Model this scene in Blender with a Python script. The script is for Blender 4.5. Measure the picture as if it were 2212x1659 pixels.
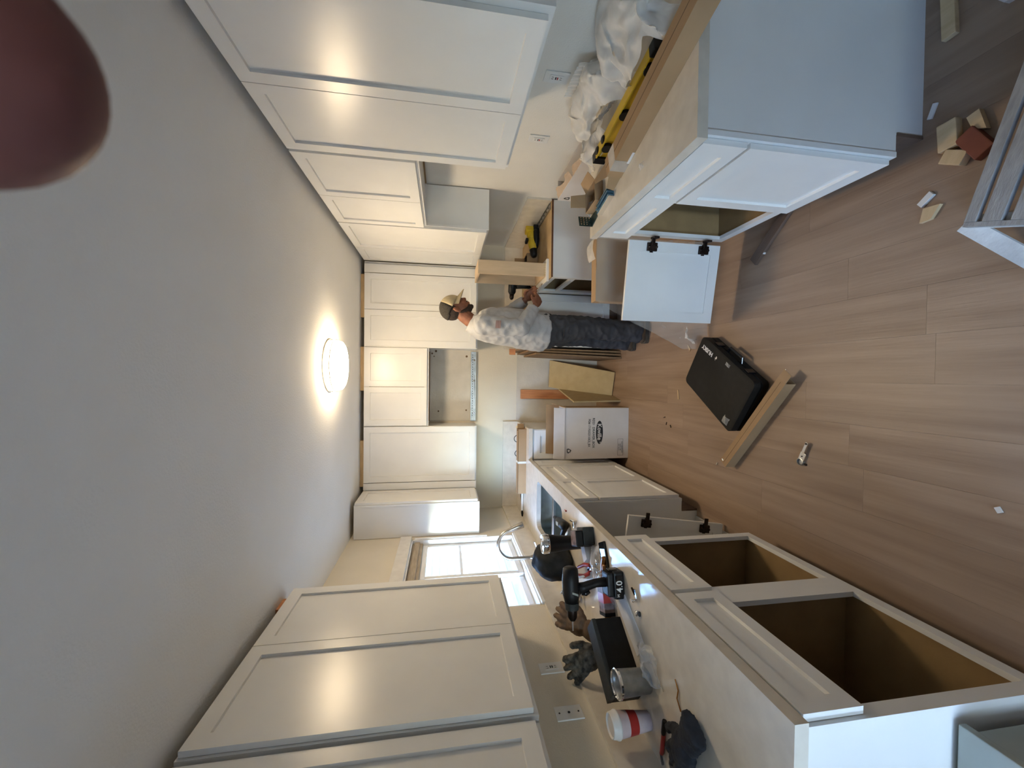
import bpy, bmesh, math, random
from mathutils import Vector, Matrix, noise
random.seed(7)
S = bpy.context.scene
C = S.collection
PI = math.pi
R = math.radians
for o in list(bpy.data.objects): bpy.data.objects.remove(o)

# ---------------------------------------------------------------- camera
CAM_H, PITCH, YAW, ROLL, FPX = 1.7069, .1651, -.0166, .0087, 873.63
F = Vector((math.sin(YAW)*math.cos(PITCH), math.cos(YAW)*math.cos(PITCH), -math.sin(PITCH)))
R0 = Vector((math.cos(YAW), -math.sin(YAW), 0))
U0 = Vector((math.sin(YAW)*math.sin(PITCH), math.cos(YAW)*math.sin(PITCH), math.cos(PITCH)))
RT = R0*math.cos(ROLL)+U0*math.sin(ROLL)
UP = U0*math.cos(ROLL)-R0*math.sin(ROLL)
cd = bpy.data.cameras.new('camera'); cam = bpy.data.objects.new('camera', cd); C.objects.link(cam)
CX, CY, CZ = -UP, RT, -F            # the phone was held sideways: the room's up is the picture's left
cam.matrix_world = Matrix(((CX.x,CY.x,CZ.x,0),(CX.y,CY.y,CZ.y,0),(CX.z,CY.z,CZ.z,CAM_H),(0,0,0,1)))
cd.sensor_fit = 'HORIZONTAL'; cd.sensor_width = 36; cd.lens = FPX*36/2212
cd.clip_start = .004; cd.clip_end = 200
cd.dof.use_dof = True; cd.dof.focus_distance = 2.4; cd.dof.aperture_fstop = 20
S.camera = cam

# ---------------------------------------------------------------- sky, exposure
W = bpy.data.worlds.new('world'); S.world = W; W.use_nodes = True
wn = W.node_tree.nodes; wl = W.node_tree.links; wn.clear()
sky = wn.new('ShaderNodeTexSky'); sky.sky_type = 'NISHITA'; sky.sun_disc = False
sky.sun_elevation = R(38); sky.sun_rotation = R(200); sky.air_density = 1.0; sky.dust_density = .5; sky.ozone_density = 2.0
bgn = wn.new('ShaderNodeBackground'); bgn.inputs['Strength'].default_value = 2.4
wo = wn.new('ShaderNodeOutputWorld')
wb_ = wn.new('ShaderNodeMixRGB'); wb_.blend_type = 'MULTIPLY'; wb_.inputs[0].default_value = 1; wb_.inputs[2].default_value = (.80, .95, 1.10, 1)   # indoor white balance
wl.new(sky.outputs[0], wb_.inputs[1]); wl.new(wb_.outputs[0], bgn.inputs[0]); wl.new(bgn.outputs[0], wo.inputs[0])
S.view_settings.view_transform = 'Standard'; S.view_settings.look = 'None'
S.view_settings.exposure = 1.15; S.view_settings.gamma = 1.0; S.view_settings.use_curve_mapping = False
LAMP_POWER = 27

sl = bpy.data.lights.new('sun', 'SUN'); sl.energy = .8; sl.angle = R(.6); sl.color = (.93, .97, 1)
so = bpy.data.objects.new('sun', sl); C.objects.link(so); so.location = (6, 1, 9)
so.rotation_euler = Vector((-.62, -.52, -.58)).to_track_quat('-Z', 'Y').to_euler()

def portal(name, loc, rot, sx, sy):
    l = bpy.data.lights.new(name, 'AREA'); l.shape = 'RECTANGLE'; l.size = sx; l.size_y = sy
    l.cycles.is_portal = True
    o = bpy.data.objects.new(name, l); C.objects.link(o); o.location = loc; o.rotation_euler = rot
portal('window_portal', (-1.60, 3.03, 1.53), (0, -PI/2, 0), .9, 1.14)

portal('sliding_door_portal', (-1.12, -3.52, 1.14), (PI/2, 0, 0), .36, 2.2)
portal('patio_portal', (-1.60, -.06, 1.02), (0, -PI/2, 0), 2.02, .32)

# ---------------------------------------------------------------- materials
MATS = {}
def mk(name, c1, c2=None, scale=6, rough=.5, metal=0, bump=0, bscale=80, stretch=(1,1,1), detail=4, sub=0,
       coat=0, emit=None, spec=.5, rvar=0, alpha=1, contrast=.5, objrand=0, trans=0, sheen=0):
    m = bpy.data.materials.new(name); m.use_nodes = True
    n = m.node_tree.nodes; l = m.node_tree.links
    b = n['Principled BSDF']
    b.inputs['Base Color'].default_value = (*c1, 1); b.inputs['Roughness'].default_value = rough
    b.inputs['Metallic'].default_value = metal; b.inputs['Specular IOR Level'].default_value = spec
    b.inputs['Coat Weight'].default_value = coat; b.inputs['Alpha'].default_value = alpha
    b.inputs['Subsurface Weight'].default_value = sub; b.inputs['Transmission Weight'].default_value = trans
    b.inputs['Sheen Weight'].default_value = sheen
    if sub: b.inputs['Subsurface Radius'].default_value = (.01, .004, .002)
    tc = n.new('ShaderNodeTexCoord'); mp = n.new('ShaderNodeMapping'); l.new(tc.outputs['Object'], mp.inputs[0])
    mp.inputs['Scale'].default_value = stretch
    vec = mp.outputs[0]
    if objrand:
        oi = n.new('ShaderNodeObjectInfo'); ad = n.new('ShaderNodeVectorMath'); ad.operation = 'MULTIPLY_ADD'
        l.new(oi.outputs['Random'], ad.inputs[0]); ad.inputs[1].default_value = (37, 53, 11); l.new(mp.outputs[0], ad.inputs[2]); vec = ad.outputs[0]
    if c2:
        nz = n.new('ShaderNodeTexNoise'); nz.inputs['Scale'].default_value = scale; nz.inputs['Detail'].default_value = detail
        l.new(vec, nz.inputs['Vector'])
        rp = n.new('ShaderNodeValToRGB'); l.new(nz.outputs['Fac'], rp.inputs[0])
        rp.color_ramp.elements[0].position = .5-.5*contrast*.6; rp.color_ramp.elements[1].position = .5+.5*contrast*.6
        rp.color_ramp.elements[0].color = (*c1, 1); rp.color_ramp.elements[1].color = (*c2, 1)
        out = rp.outputs[0]
        if objrand:
            hs = n.new('ShaderNodeHueSaturation'); mr = n.new('ShaderNodeMapRange'); l.new(oi.outputs['Random'], mr.inputs[0])
            mr.inputs[3].default_value = 1-objrand; mr.inputs[4].default_value = 1+objrand
            l.new(mr.outputs[0], hs.inputs['Value']); l.new(out, hs.inputs['Color']); out = hs.outputs[0]
        l.new(out, b.inputs['Base Color'])
        if rvar:
            mr = n.new('ShaderNodeMapRange'); l.new(nz.outputs['Fac'], mr.inputs[0])
            mr.inputs[3].default_value = max(0, rough-rvar); mr.inputs[4].default_value = min(1, rough+rvar); l.new(mr.outputs[0], b.inputs['Roughness'])
    if bump:
        nb = n.new('ShaderNodeTexNoise'); nb.inputs['Scale'].default_value = bscale; nb.inputs['Detail'].default_value = 3
        l.new(vec, nb.inputs['Vector'])
        bp = n.new('ShaderNodeBump'); bp.inputs['Strength'].default_value = bump; bp.inputs['Distance'].default_value = .004
        l.new(nb.outputs['Fac'], bp.inputs['Height']); l.new(bp.outputs[0], b.inputs['Normal'])
    if emit:
        b.inputs['Emission Color'].default_value = (*emit[0], 1); b.inputs['Emission Strength'].default_value = emit[1]
    MATS[name] = m
    return m

mk('cabinet_white', (.80,.80,.78), (.77,.77,.755), 5, .28, bump=.03, bscale=300)
mk('wall_cream', (.70,.645,.535), (.66,.605,.50), 3, .75, bump=.25, bscale=140)
mk('wall_white', (.74,.72,.67), (.70,.68,.63), 3, .75, bump=.25, bscale=140)
mk('drywall_patch', (.62,.585,.52), (.55,.52,.46), 7, .85, bump=.35, bscale=60)
mk('ceiling_white', (.88,.88,.85), (.85,.85,.82), 2, .85, bump=.3, bscale=110)
mk('quartz', (.73,.675,.58), (.60,.55,.47), 17, .10, detail=10, contrast=1.0)
mk('oak_plank', (.235,.155,.104), (.36,.255,.178), 2.6, .42, bump=.15, bscale=14, stretch=(8,.5,1), detail=9, objrand=.025, contrast=.75)
mk('subfloor', (.30,.25,.18), (.22,.18,.13), 8, .9)
mk('raw_board', (.30,.195,.085), (.25,.16,.07), 10, .7, bump=.1)
mk('mdf', (.47,.36,.19), (.43,.325,.165), 14, .8)
mk('mdf_edge', (.27,.17,.09), (.21,.13,.07), 30, .85)
mk('plywood', (.50,.36,.20), (.40,.28,.15), 9, .7, stretch=(1,1,6))
mk('brown_edge', (.16,.075,.035), (.12,.055,.028), 20, .8)
mk('stud', (.60,.28,.13), (.48,.20,.09), 10, .8, stretch=(6,6,.6), bump=.2)
mk('pine', (.66,.50,.30), (.56,.41,.23), 10, .75, stretch=(4,1,4))
mk('maple', (.66,.50,.33), (.58,.43,.27), 6, .5, stretch=(5,5,.8))
mk('walnut_trim', (.16,.105,.075), (.11,.07,.05), 5, .5, stretch=(4,1,4))
mk('red_wood', (.22,.06,.03), (.15,.04,.022), 8, .7)
mk('grey_wood', (.42,.41,.39), (.25,.245,.235), 14, .9, bump=.5, bscale=50, stretch=(1.2,5,3), contrast=.9)
mk('pale_wood', (.62,.63,.62), (.46,.47,.47), 14, .9, bump=.4, bscale=50)
mk('cardboard', (.40,.26,.14), (.35,.225,.12), 5, .85, bump=.08, bscale=90)
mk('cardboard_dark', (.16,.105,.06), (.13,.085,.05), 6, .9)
mk('carton_white', (.66,.63,.61), (.61,.58,.56), 5, .8)
mk('black_ink', (.012,.012,.014), rough=.7)
mk('white_ink', (.75,.73,.70), rough=.6)
mk('black_plastic', (.005,.005,.006), (.009,.009,.010), 20, .45, bump=.1, bscale=400, spec=.3)
mk('case_black', (.008,.0075,.007), (.012,.0115,.0105), 30, .6, bump=.3, bscale=500, spec=.25)
mk('black_gloss', (.008,.008,.01), rough=.12)
mk('glass_screen', (.01,.012,.015), rough=.03, spec=.8)
mk('dark_fabric', (.005,.006,.007), (.016,.019,.021), 18, .7, bump=.5, bscale=30, spec=.3)
mk('navy_fabric', (.008,.011,.019), (.018,.022,.032), 30, .85, bump=.5, bscale=120)
mk('camo_fabric', (.008,.0075,.007), (.13,.115,.09), 38, .85, bump=.5, bscale=80, contrast=.5)
mk('leather', (.20,.125,.07), (.12,.07,.04), 18, .7, bump=.5, bscale=60)
mk('nickel', (.62,.58,.53), (.55,.51,.47), 40, .26, metal=1)
mk('steel', (.55,.56,.57), (.45,.46,.47), 30, .3, metal=1, stretch=(1,8,1))
mk('galvanised', (.50,.52,.53), (.36,.38,.39), 30, .38, metal=1)
mk('chrome', (.8,.8,.8), rough=.1, metal=1)
mk('dark_metal', (.05,.035,.03), (.02,.015,.014), 25, .35, metal=.9)
mk('sink_steel', (.32,.36,.34), (.26,.29,.28), 18, .28, metal=1)
mk('blue_steel', (.16,.33,.48), (.08,.18,.28), 8, .2, metal=.6)
mk('pcb_green', (.02,.04,.035), (.05,.08,.07), 25, .4, metal=.6)
mk('yellow_tool', (.62,.42,.02), (.55,.36,.02), 20, .45)
mk('amber', (.35,.13,.02), (.45,.2,.04), 20, .2, coat=.5)
mk('red_plastic', (.42,.03,.025), (.36,.025,.02), 20, .35)
mk('white_plastic', (.74,.74,.72), (.70,.70,.68), 10, .4)
mk('grey_plastic', (.042,.044,.042), (.03,.032,.03), 30, .6, bump=.3, bscale=300, spec=.3)
mk('label_pinkgrey', (.30,.22,.21), (.12,.08,.08), 40, .5)
mk('cup_pink', (.62,.50,.50), (.58,.46,.465), 60, .6)
mk('cup_lid', (.78,.76,.73), (.74,.72,.69), 20, .4)
mk('paper', (.72,.72,.73), (.66,.67,.68), 10, .7)
mk('shade_white', (.72,.70,.66), (.66,.64,.6), 20, .9)
mk('kraft_light', (.52,.40,.30), (.46,.35,.26), 8, .9)
mk('box_grey', (.40,.43,.39), (.35,.375,.34), 8, .9)
mk('vinyl_white', (.80,.80,.78), (.77,.77,.75), 8, .35)
mk('stain_wood', (.42,.34,.24), (.33,.265,.18), 10, .6, stretch=(6,1,6))
mk('skin', (.27,.11,.062), (.21,.082,.046), 30, .55, sub=.12)
mk('skin_finger', (.19,.075,.066), (.14,.052,.046), 60, .6, sub=.2, spec=.25)
mk('beard', (.012,.009,.008), (.05,.03,.022), 120, .85, bump=.5, bscale=300)
mk('shirt_grey', (.38,.385,.40), (.46,.465,.48), 8, .9, bump=.3, bscale=120, sheen=.2)
mk('denim', (.018,.020,.027), (.062,.062,.068), 9, .85, bump=.35, bscale=200, contrast=.8)
mk('boot', (.09,.055,.03), (.14,.09,.05), 14, .7, bump=.3)
mk('boot_sole', (.10,.085,.06), (.06,.05,.04), 20, .85)
mk('cap_tan', (.50,.41,.26), (.44,.36,.22), 60, .85, bump=.2, bscale=200)
mk('cap_mesh', (.02,.018,.015), (.055,.048,.04), 160, .9, bump=.6, bscale=300)
mk('siding', (.18,.145,.115), (.15,.12,.095), 3, .7)
mk('concrete', (.30,.28,.25), (.25,.235,.21), 3, .9)
mk('lamp_glow', (.9,.85,.75), rough=.4, emit=((1,.775,.50), LAMP_POWER))
# film and foam: thin clear sheets
def film(name, col, a, rough):
    m = bpy.data.materials.new(name); m.use_nodes = True
    n = m.node_tree.nodes; l = m.node_tree.links; b = n['Principled BSDF']
    b.inputs['Base Color'].default_value = (*col, 1); b.inputs['Roughness'].default_value = rough
    t = n.new('ShaderNodeBsdfTransparent'); mx = n.new('ShaderNodeMixShader')
    lw = n.new('ShaderNodeLayerWeight'); lw.inputs[0].default_value = .35
    nz = n.new('ShaderNodeTexNoise'); nz.inputs['Scale'].default_value = 14; tc = n.new('ShaderNodeTexCoord'); l.new(tc.outputs['Object'], nz.inputs['Vector'])
    ma = n.new('ShaderNodeMath'); ma.operation = 'MULTIPLY_ADD'; l.new(lw.outputs['Facing'], ma.inputs[0]); ma.inputs[1].default_value = .7; ma.inputs[2].default_value = a
    mb_ = n.new('ShaderNodeMath'); mb_.operation = 'MULTIPLY_ADD'; l.new(nz.outputs['Fac'], mb_.inputs[0]); mb_.inputs[1].default_value = .3; l.new(ma.outputs[0], mb_.inputs[2]); mb_.use_clamp = True
    l.new(mb_.outputs[0], mx.inputs[0]); l.new(t.outputs[0], mx.inputs[1]); l.new(b.outputs[0], mx.inputs[2])
    l.new(mx.outputs[0], n['Material Output'].inputs[0]); MATS[name] = m
film('foam_film', (.76,.74,.70), .26, .4)
film('clear_film', (.80,.77,.72), .06, .18)
film('clear_bag', (.78,.80,.82), .0, .1)
m = bpy.data.materials.new('window_glass'); m.use_nodes = True
n = m.node_tree.nodes; l = m.node_tree.links; n.remove(n['Principled BSDF'])
t = n.new('ShaderNodeBsdfTransparent'); g = n.new('ShaderNodeBsdfGlossy'); g.inputs['Roughness'].default_value = .02
fr = n.new('ShaderNodeLayerWeight'); fr.inputs[0].default_value = .25; fp = n.new('ShaderNodeMath'); fp.operation = 'POWER'; fp.inputs[1].default_value = 3; l.new(fr.outputs['Facing'], fp.inputs[0]); fq = n.new('ShaderNodeMath'); fq.operation = 'MULTIPLY_ADD'; fq.inputs[1].default_value = .3; fq.inputs[2].default_value = .03; l.new(fp.outputs[0], fq.inputs[0]); mx = n.new('ShaderNodeMixShader'); t.inputs[0].default_value = (.96,.98,.98,1)
l.new(fq.outputs[0], mx.inputs[0]); l.new(t.outputs[0], mx.inputs[1]); l.new(g.outputs[0], mx.inputs[2]); l.new(mx.outputs[0], n['Material Output'].inputs[0])
MATS['window_glass'] = m
# flag stripes on the sleeve patch
m = mk('flag_patch', (.5,.12,.1), rough=.9); n = m.node_tree.nodes; l = m.node_tree.links
wv = n.new('ShaderNodeTexWave'); wv.bands_direction = 'Z'; wv.inputs['Scale'].default_value = 42; tc = n['Texture Coordinate'] if 'Texture Coordinate' in n else n.new('ShaderNodeTexCoord')
l.new(tc.outputs['Object'], wv.inputs['Vector']); rp = n.new('ShaderNodeValToRGB'); l.new(wv.outputs['Color'], rp.inputs[0])
rp.color_ramp.elements[0].color = (.17,.05,.045,1); rp.color_ramp.elements[1].color = (.40,.34,.33,1); l.new(rp.outputs[0], n['Principled BSDF'].inputs['Base Color'])

# ---------------------------------------------------------------- mesh helpers
class MB:
    def __init__(s): s.bm = bmesh.new()
    def box(s, x0, x1, y0, y1, z0, z1, bev=0):
        r = bmesh.ops.create_cube(s.bm, size=1)
        bmesh.ops.scale(s.bm, vec=(abs(x1-x0), abs(y1-y0), abs(z1-z0)), verts=r['verts'])
        bmesh.ops.translate(s.bm, vec=((x0+x1)/2, (y0+y1)/2, (z0+z1)/2), verts=r['verts'])
        if bev:
            es = list({e for v in r['verts'] for e in v.link_edges})
            bmesh.ops.bevel(s.bm, geom=es, offset=bev, segments=2, affect='EDGES', profile=.6)
        return s
    def prism(s, pts, z0, z1, flip=False):
        n = len(pts); a = [s.bm.verts.new((p[0], p[1], z0)) for p in pts]; b = [s.bm.verts.new((p[0], p[1], z1)) for p in pts]
        s.bm.faces.new(a[::-1]); s.bm.faces.new(b)
        for i in range(n): s.bm.faces.new((a[i], a[(i+1) % n], b[(i+1) % n], b[i]))
        return s
    def hull(s, pts8):       # 8 corner points: bottom 4, top 4
        v = [s.bm.verts.new(p) for p in pts8]
        for f in ((3,2,1,0),(4,5,6,7),(0,1,5,4),(1,2,6,5),(2,3,7,6),(3,0,4,7)): s.bm.faces.new([v[i] for i in f])
        return s
    def beam(s, p, q, w, h, up=(0,0,1)):
        p, q = Vector(p), Vector(q); d = (q-p).normalized(); up = Vector(up)
        x = d.cross(up)
        if x.length < 1e-4: x = d.cross(Vector((1,0,0)))
        x.normalize(); y = x.cross(d).normalized()
        pts = []
        for base in (p, q):
            pts.append([base+x*w/2*a+y*h/2*b for a, b in ((-1,-1),(1,-1),(1,1),(-1,1))])
        v0 = [s.bm.verts.new(a) for a in pts[0]]; v1 = [s.bm.verts.new(a) for a in pts[1]]
        s.bm.faces.new(v0[::-1]); s.bm.faces.new(v1)
        for i in range(4): s.bm.faces.new((v0[i], v0[(i+1) % 4], v1[(i+1) % 4], v1[i]))
        return s
    def rings(s, rings, cap=True, closed=False):
        rows = [[s.bm.verts.new(p) for p in r] for r in rings]
        n = len(rows[0]); m = len(rows)
        for i in range(m if closed else m-1):
            a, b = rows[i], rows[(i+1) % m]
            for j in range(n): s.bm.faces.new((a[j], a[(j+1) % n], b[(j+1) % n], b[j]))
        if cap and not closed: s.bm.faces.new(rows[0][::-1]); s.bm.faces.new(rows[-1])
        return s
    def lathe(s, prof, seg=24, c=(0,0), cap=True, axis=None, o=(0,0,0)):
        rr = []
        A = Vector(axis).normalized() if axis else Vector((0,0,1))
        q = A.to_track_quat('Z', 'Y'); o = Vector(o)
        for r, z in prof:
            rr.append([o+Vector((c[0], c[1], 0))+q@Vector((r*math.cos(2*PI*k/seg), r*math.sin(2*PI*k/seg), z)) for k in range(seg)])
        return s.rings(rr, cap)
    def tube(s, pts, rad, seg=10, cap=True, flat=None, up=(0,0,1), round_caps=False):
        pts = [Vector(p) for p in pts]; m = len(pts)
        if not isinstance(rad, (list, tuple)): rad = [rad]*m
        rr = []; prev = None
        for i, p in enumerate(pts):
            d = (pts[min(i+1, m-1)]-pts[max(i-1, 0)]).normalized()
            if prev is None:
                u = Vector(up)
                if abs(d.dot(u)) > .95: u = Vector((1,0,0))
                x = d.cross(u).normalized()
            else:
                x = prev-d*prev.dot(d); x.normalize()
            y = d.cross(x).normalized(); prev = x
            ra = rad[i]; a, b = ra if isinstance(ra, (list, tuple)) else (ra, ra)
            rr.append((p, d, x, y, a, b))
        out = []
        def ring(p, x, y, a, b): return [p+x*a*math.cos(2*PI*k/seg)+y*b*math.sin(2*PI*k/seg) for k in range(seg)]
        if round_caps:
            p, d, x, y, a, b = rr[0]; r0 = min(a, b)
            for t in (80, 55, 28): out.append(ring(p-d*r0*math.sin(R(t)), x, y, a*math.cos(R(t)), b*math.cos(R(t))))
        for p, d, x, y, a, b in rr: out.append(ring(p, x, y, a, b))
        if round_caps:
            p, d, x, y, a, b = rr[-1]; r0 = min(a, b)
            for t in (28, 55, 80): out.append(ring(p+d*r0*math.sin(R(t)), x, y, a*math.cos(R(t)), b*math.cos(R(t))))
        return s.rings(out, cap)
    def ball(s, c, r, rot=None, seg=16, rg=10):
        q = bmesh.ops.create_uvsphere(s.bm, u_segments=seg, v_segments=rg, radius=1)
        rx = r if isinstance(r, (tuple, list)) else (r, r, r)
        M = Matrix.Translation(Vector(c)) @ (rot.to_4x4() if rot else Matrix.Identity(4)) @ Matrix.Diagonal((*rx, 1))
        bmesh.ops.transform(s.bm, matrix=M, verts=q['verts'])
        return s
    def xf(s, M): bmesh.ops.transform(s.bm, matrix=M, verts=s.bm.verts); return s

def link(name, mesh, parent=None):
    o = bpy.data.objects.new(name, mesh); C.objects.link(o)
    if parent is not None: o.parent = parent
    return o
ORG = {}
def wm(o):
    M = Matrix.Identity(4)
    while o is not None:
        M = Matrix.LocRotScale(o.location, o.rotation_euler, o.scale) @ M; o = o.parent
    return M
def part(parent, name, mb, mat, world=False, smooth=False, label=None, kind=None):
    bm = mb.bm
    if world and parent is not None: bmesh.ops.transform(bm, matrix=wm(parent).inverted(), verts=bm.verts)
    bmesh.ops.recalc_face_normals(bm, faces=bm.faces)
    me = bpy.data.meshes.new(name); bm.to_mesh(me); bm.free()
    me.materials.append(MATS[mat] if isinstance(mat, str) else mat)
    if smooth:
        for p in me.polygons: p.use_smooth = True
        if smooth != 'all':
            try: me.set_sharp_from_angle(angle=R(40))
            except Exception: pass
    o = link(name, me, parent)
    if label: o['label'] = label
    if kind: o['kind'] = kind
    return o
def thing(name, label, cat, loc=(0,0,0), rot=(0,0,0), group=None):
    o = bpy.data.objects.new(name, None); C.objects.link(o); o.empty_display_size = .05
    o.location = loc; o.rotation_euler = rot if isinstance(rot, (tuple, list)) else (0,0,rot)
    o['label'] = label; o['category'] = cat
    if group: o['group'] = group
    return o
def solo(name, mb, mat, label, cat, loc=(0,0,0), rot=(0,0,0), group=None, smooth=False, kind=None):
    """a thing that is one mesh; mb in local coordinates"""
    o = part(None, name, mb, mat, smooth=smooth); o.location = loc; o.rotation_euler = rot if isinstance(rot, (tuple, list)) else (0,0,rot)
    o['label'] = label; o['category'] = cat
    if group: o['group'] = group
    if kind: o['kind'] = kind
    return o
def struct(name, mb, mat, parent=None, smooth=False):
    o = part(parent, name, mb, mat, smooth=smooth)
    if parent is None: o['kind'] = 'structure'
    return o
def children(o): return [c for c in C.objects if c.parent == o]
def copy_tree(o, parent=None):
    kids = children(o)
    c = o.copy(); C.objects.link(c); c.parent = parent
    for k in kids: copy_tree(k, c)
    return c
def textmesh(parent, name, txt, size, mat, M, bold=0, ext=.0004, align='CENTER', sx=1):
    cu = bpy.data.curves.new(name, 'FONT'); cu.body = txt; cu.size = size; cu.extrude = ext; cu.align_x = align; cu.align_y = 'CENTER'; cu.offset = bold; cu.resolution_u = 3
    to = bpy.data.objects.new('tmp', cu); C.objects.link(to); bpy.context.view_layer.update()
    me = bpy.data.meshes.new_from_object(to.evaluated_get(bpy.context.evaluated_depsgraph_get()))
    bpy.data.objects.remove(to)
    me.transform(M @ Matrix.Diagonal((sx, 1, 1, 1))); me.materials.clear(); me.materials.append(MATS[mat])
    return link(name, me, parent)
def frameM(o, x, y):        # matrix: text x axis, y axis, origin
    x, y = Vector(x).normalized(), Vector(y).normalized(); z = x.cross(y)
    return Matrix(((x.x,y.x,z.x,o[0]),(x.y,y.y,z.y,o[1]),(x.z,y.z,z.z,o[2]),(0,0,0,1)))
def remesh(mb, voxel, wr=0, wscale=10, smooth_it=4, wdir=None):
    """voxel-join overlapping closed shapes into one continuous surface, with optional cloth wrinkles"""
    me = bpy.data.meshes.new('t'); mb.bm.to_mesh(me); mb.bm.free()
    o = bpy.data.objects.new('t', me); C.objects.link(o)
    md = o.modifiers.new('r', 'REMESH'); md.mode = 'VOXEL'; md.voxel_size = voxel
    if smooth_it: sm = o.modifiers.new('s', 'SMOOTH'); sm.factor = .5; sm.iterations = smooth_it
    bpy.context.view_layer.update()
    m2 = bpy.data.meshes.new_from_object(o.evaluated_get(bpy.context.evaluated_depsgraph_get()))
    bpy.data.objects.remove(o); r = MB(); r.bm.from_mesh(m2)
    if wr:
        r.bm.normal_update()
        for v in r.bm.verts:
            q = Vector((v.co.x*wscale, v.co.y*wscale, v.co.z*wscale*1.3)) if wdir is None else Vector([v.co[i]*wdir[i] for i in range(3)])
            f = 1-abs(noise.noise(q))*2
            v.co += v.normal*wr*(f*.7+noise.noise(q*2.3)*.5)
    return r
def crumple(nx, ny, fn, amp, sc, seed=0):
    """a crumpled thin sheet: fn(u,v) -> point"""
    mb = MB(); g = []
    for i in range(nx+1):
        row = []
        for j in range(ny+1):
            p = Vector(fn(i/nx, j/ny)); q = p*sc+Vector((seed, seed*1.7, -seed))
            row.append(mb.bm.verts.new(p+Vector((noise.noise(q), noise.noise(q+Vector((9,0,0))), noise.noise(q+Vector((0,7,0)))))*amp
                       + Vector((noise.noise(q*2.7), noise.noise(q*2.7+Vector((3,0,0))), noise.noise(q*2.7+Vector((0,5,0)))))*amp*.45))
        g.append(row)
    for i in range(nx):
        for j in range(ny): mb.bm.faces.new((g[i][j], g[i+1][j], g[i+1][j+1], g[i][j+1]))
    return mb

# ================================================================ the room
XL, XR, YB, YN, ZC = -1.43, 1.43, 4.39, -3.4, 2.51
fl = struct('floor', MB().box(-1.6, 1.6, YN-.1, YB+.15, -.12, -.012), 'subfloor')
pw, pl = .178, 1.22
x = XL; row = 0
rnd = random.Random(3)
while x < XR-.01:
    x1 = min(x+pw, XR); y = YN-rnd.random()*pl
    while y < YB:
        a, b = max(y, YN), min(y+pl, YB)
        if b-a > .02: part(fl, 'plank', MB().box(x+.0003, x1-.0003, a+.0003, b-.0003, -.012, 0), 'oak_plank')
        y += pl
    x = x1
struct('ceiling', MB().box(-1.6, 1.6, YN-.1, YB+.15, ZC, ZC+.1), 'ceiling_white')
# left wall with the sink window
WY0, WY1, WZ0, WZ1 = 2.46, 3.60, 1.085, 1.98
DY0, DY1, DZ = -.26, .14, 2.05
wl_ = MB()
for a, b, c, d in ((WY1, YB+.15, 0, ZC), (WY0, WY1, 0, WZ0), (WY0, WY1, WZ1, ZC), (DY1, WY0, 0, ZC), (DY0, DY1, DZ, ZC), (YN-.1, DY0, 0, ZC)):
    wl_.box(-1.56, XL, a, b, c, d)
struct('wall_left', wl_, 'wall_cream')
struct('wall_right', MB().box(XR, 1.56, YN-.1, YB+.15, 0, ZC), 'wall_white')
wb = struct('wall_back', MB().box(XL, XR, YB, YB+.12, 0, ZC), 'wall_cream')
part(wb, 'drywall_panel', MB().box(-.484, .31, YB-.006, YB, 0, .925), 'drywall_patch')
part(wb, 'drywall_panel', MB().box(-.478, .30, YB-.004, YB, 1.40, 1.872), 'drywall_patch', label='scuffed unpainted drywall behind the missing hood')
for (px, pz, r) in ((.27,1.80,.012),(.245,1.84,.010),(.215,1.82,.007),(-.37,1.77,.009),(.22,1.475,.012),(-.36,1.475,.009)):
    part(wb, 'wall_hole', MB().lathe([(r,0),(r*.8,.003)], 10, axis=(0,-1,0), o=(px, YB-.0045, pz)), 'cardboard_dark')
struct('wall_near', MB().box(-1.6, -1.35, YN-.1, YN, 0, ZC).box(-.89, 1.6, YN-.1, YN, 0, ZC).box(-1.35, -.89, YN-.1, YN, 2.3, ZC), 'wall_white')
struct('door_2', MB().box(-1.35, -1.3, YN-.1, YN+.01, 0, 2.3).box(-.94, -.89, YN-.1, YN+.01, 0, 2.3).box(-1.3, -.94, YN-.1, YN+.01, 2.25, 2.3), 'vinyl_white')
struct('wall_baffle', MB().box(-.04, XR, -.82, -.70, 0, ZC), 'wall_white')  # unseen wall added to keep rear daylight off the right cabinet end

# sink window: sliding window of two sashes
w = MB()
for a, b, c, d in ((WY0-.0, WY1, WZ1-.012, WZ1), (WY0, WY1, WZ0, WZ0+.012), (WY0, WY0+.012, WZ0, WZ1), (WY1-.012, WY1, WZ0, WZ1)): w.box(-1.56, XL-.001, a, b, c, d)
win = struct('window_1', w, 'vinyl_white')
def sash(y0, y1, z0, z1, x, mun):
    m = MB(); t = .042
    for a, b, c, d in ((y0, y1, z0, z0+t), (y0, y1, z1-t, z1), (y0, y0+t, z0+t, z1-t), (y1-t, y1, z0+t, z1-t)): m.box(x-.014, x+.014, a, b, c, d, .003)
    s = part(win, 'sash', m, 'vinyl_white')
    part(s, 'pane', MB().box(x-.003, x+.003, y0+t, y1-t, z0+t, z1-t), 'window_glass')
    if mun: part(s, 'muntin', MB().box(x-.008, x+.008, y0+t, y1-t, 1.555, 1.575), 'vinyl_white')
sash(WY0+.014, 3.02, WZ0+.014, WZ1-.1, -1.520, True)
sash(2.985, WY1-.014, WZ0+.014, WZ1-.1, -1.492, True)
part(win, 'head_board', MB().box(-1.535, -1.46, WY0+.012, WY1-.012, WZ1-.10, WZ1-.012, .003), 'stain_wood', label='bare wooden board across the window head')
part(win, 'head_rail', MB().box(-1.46, -1.448, WY0+.012, WY1-.012, WZ1-.075, WZ1-.03, .003), 'stain_wood')
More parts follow.
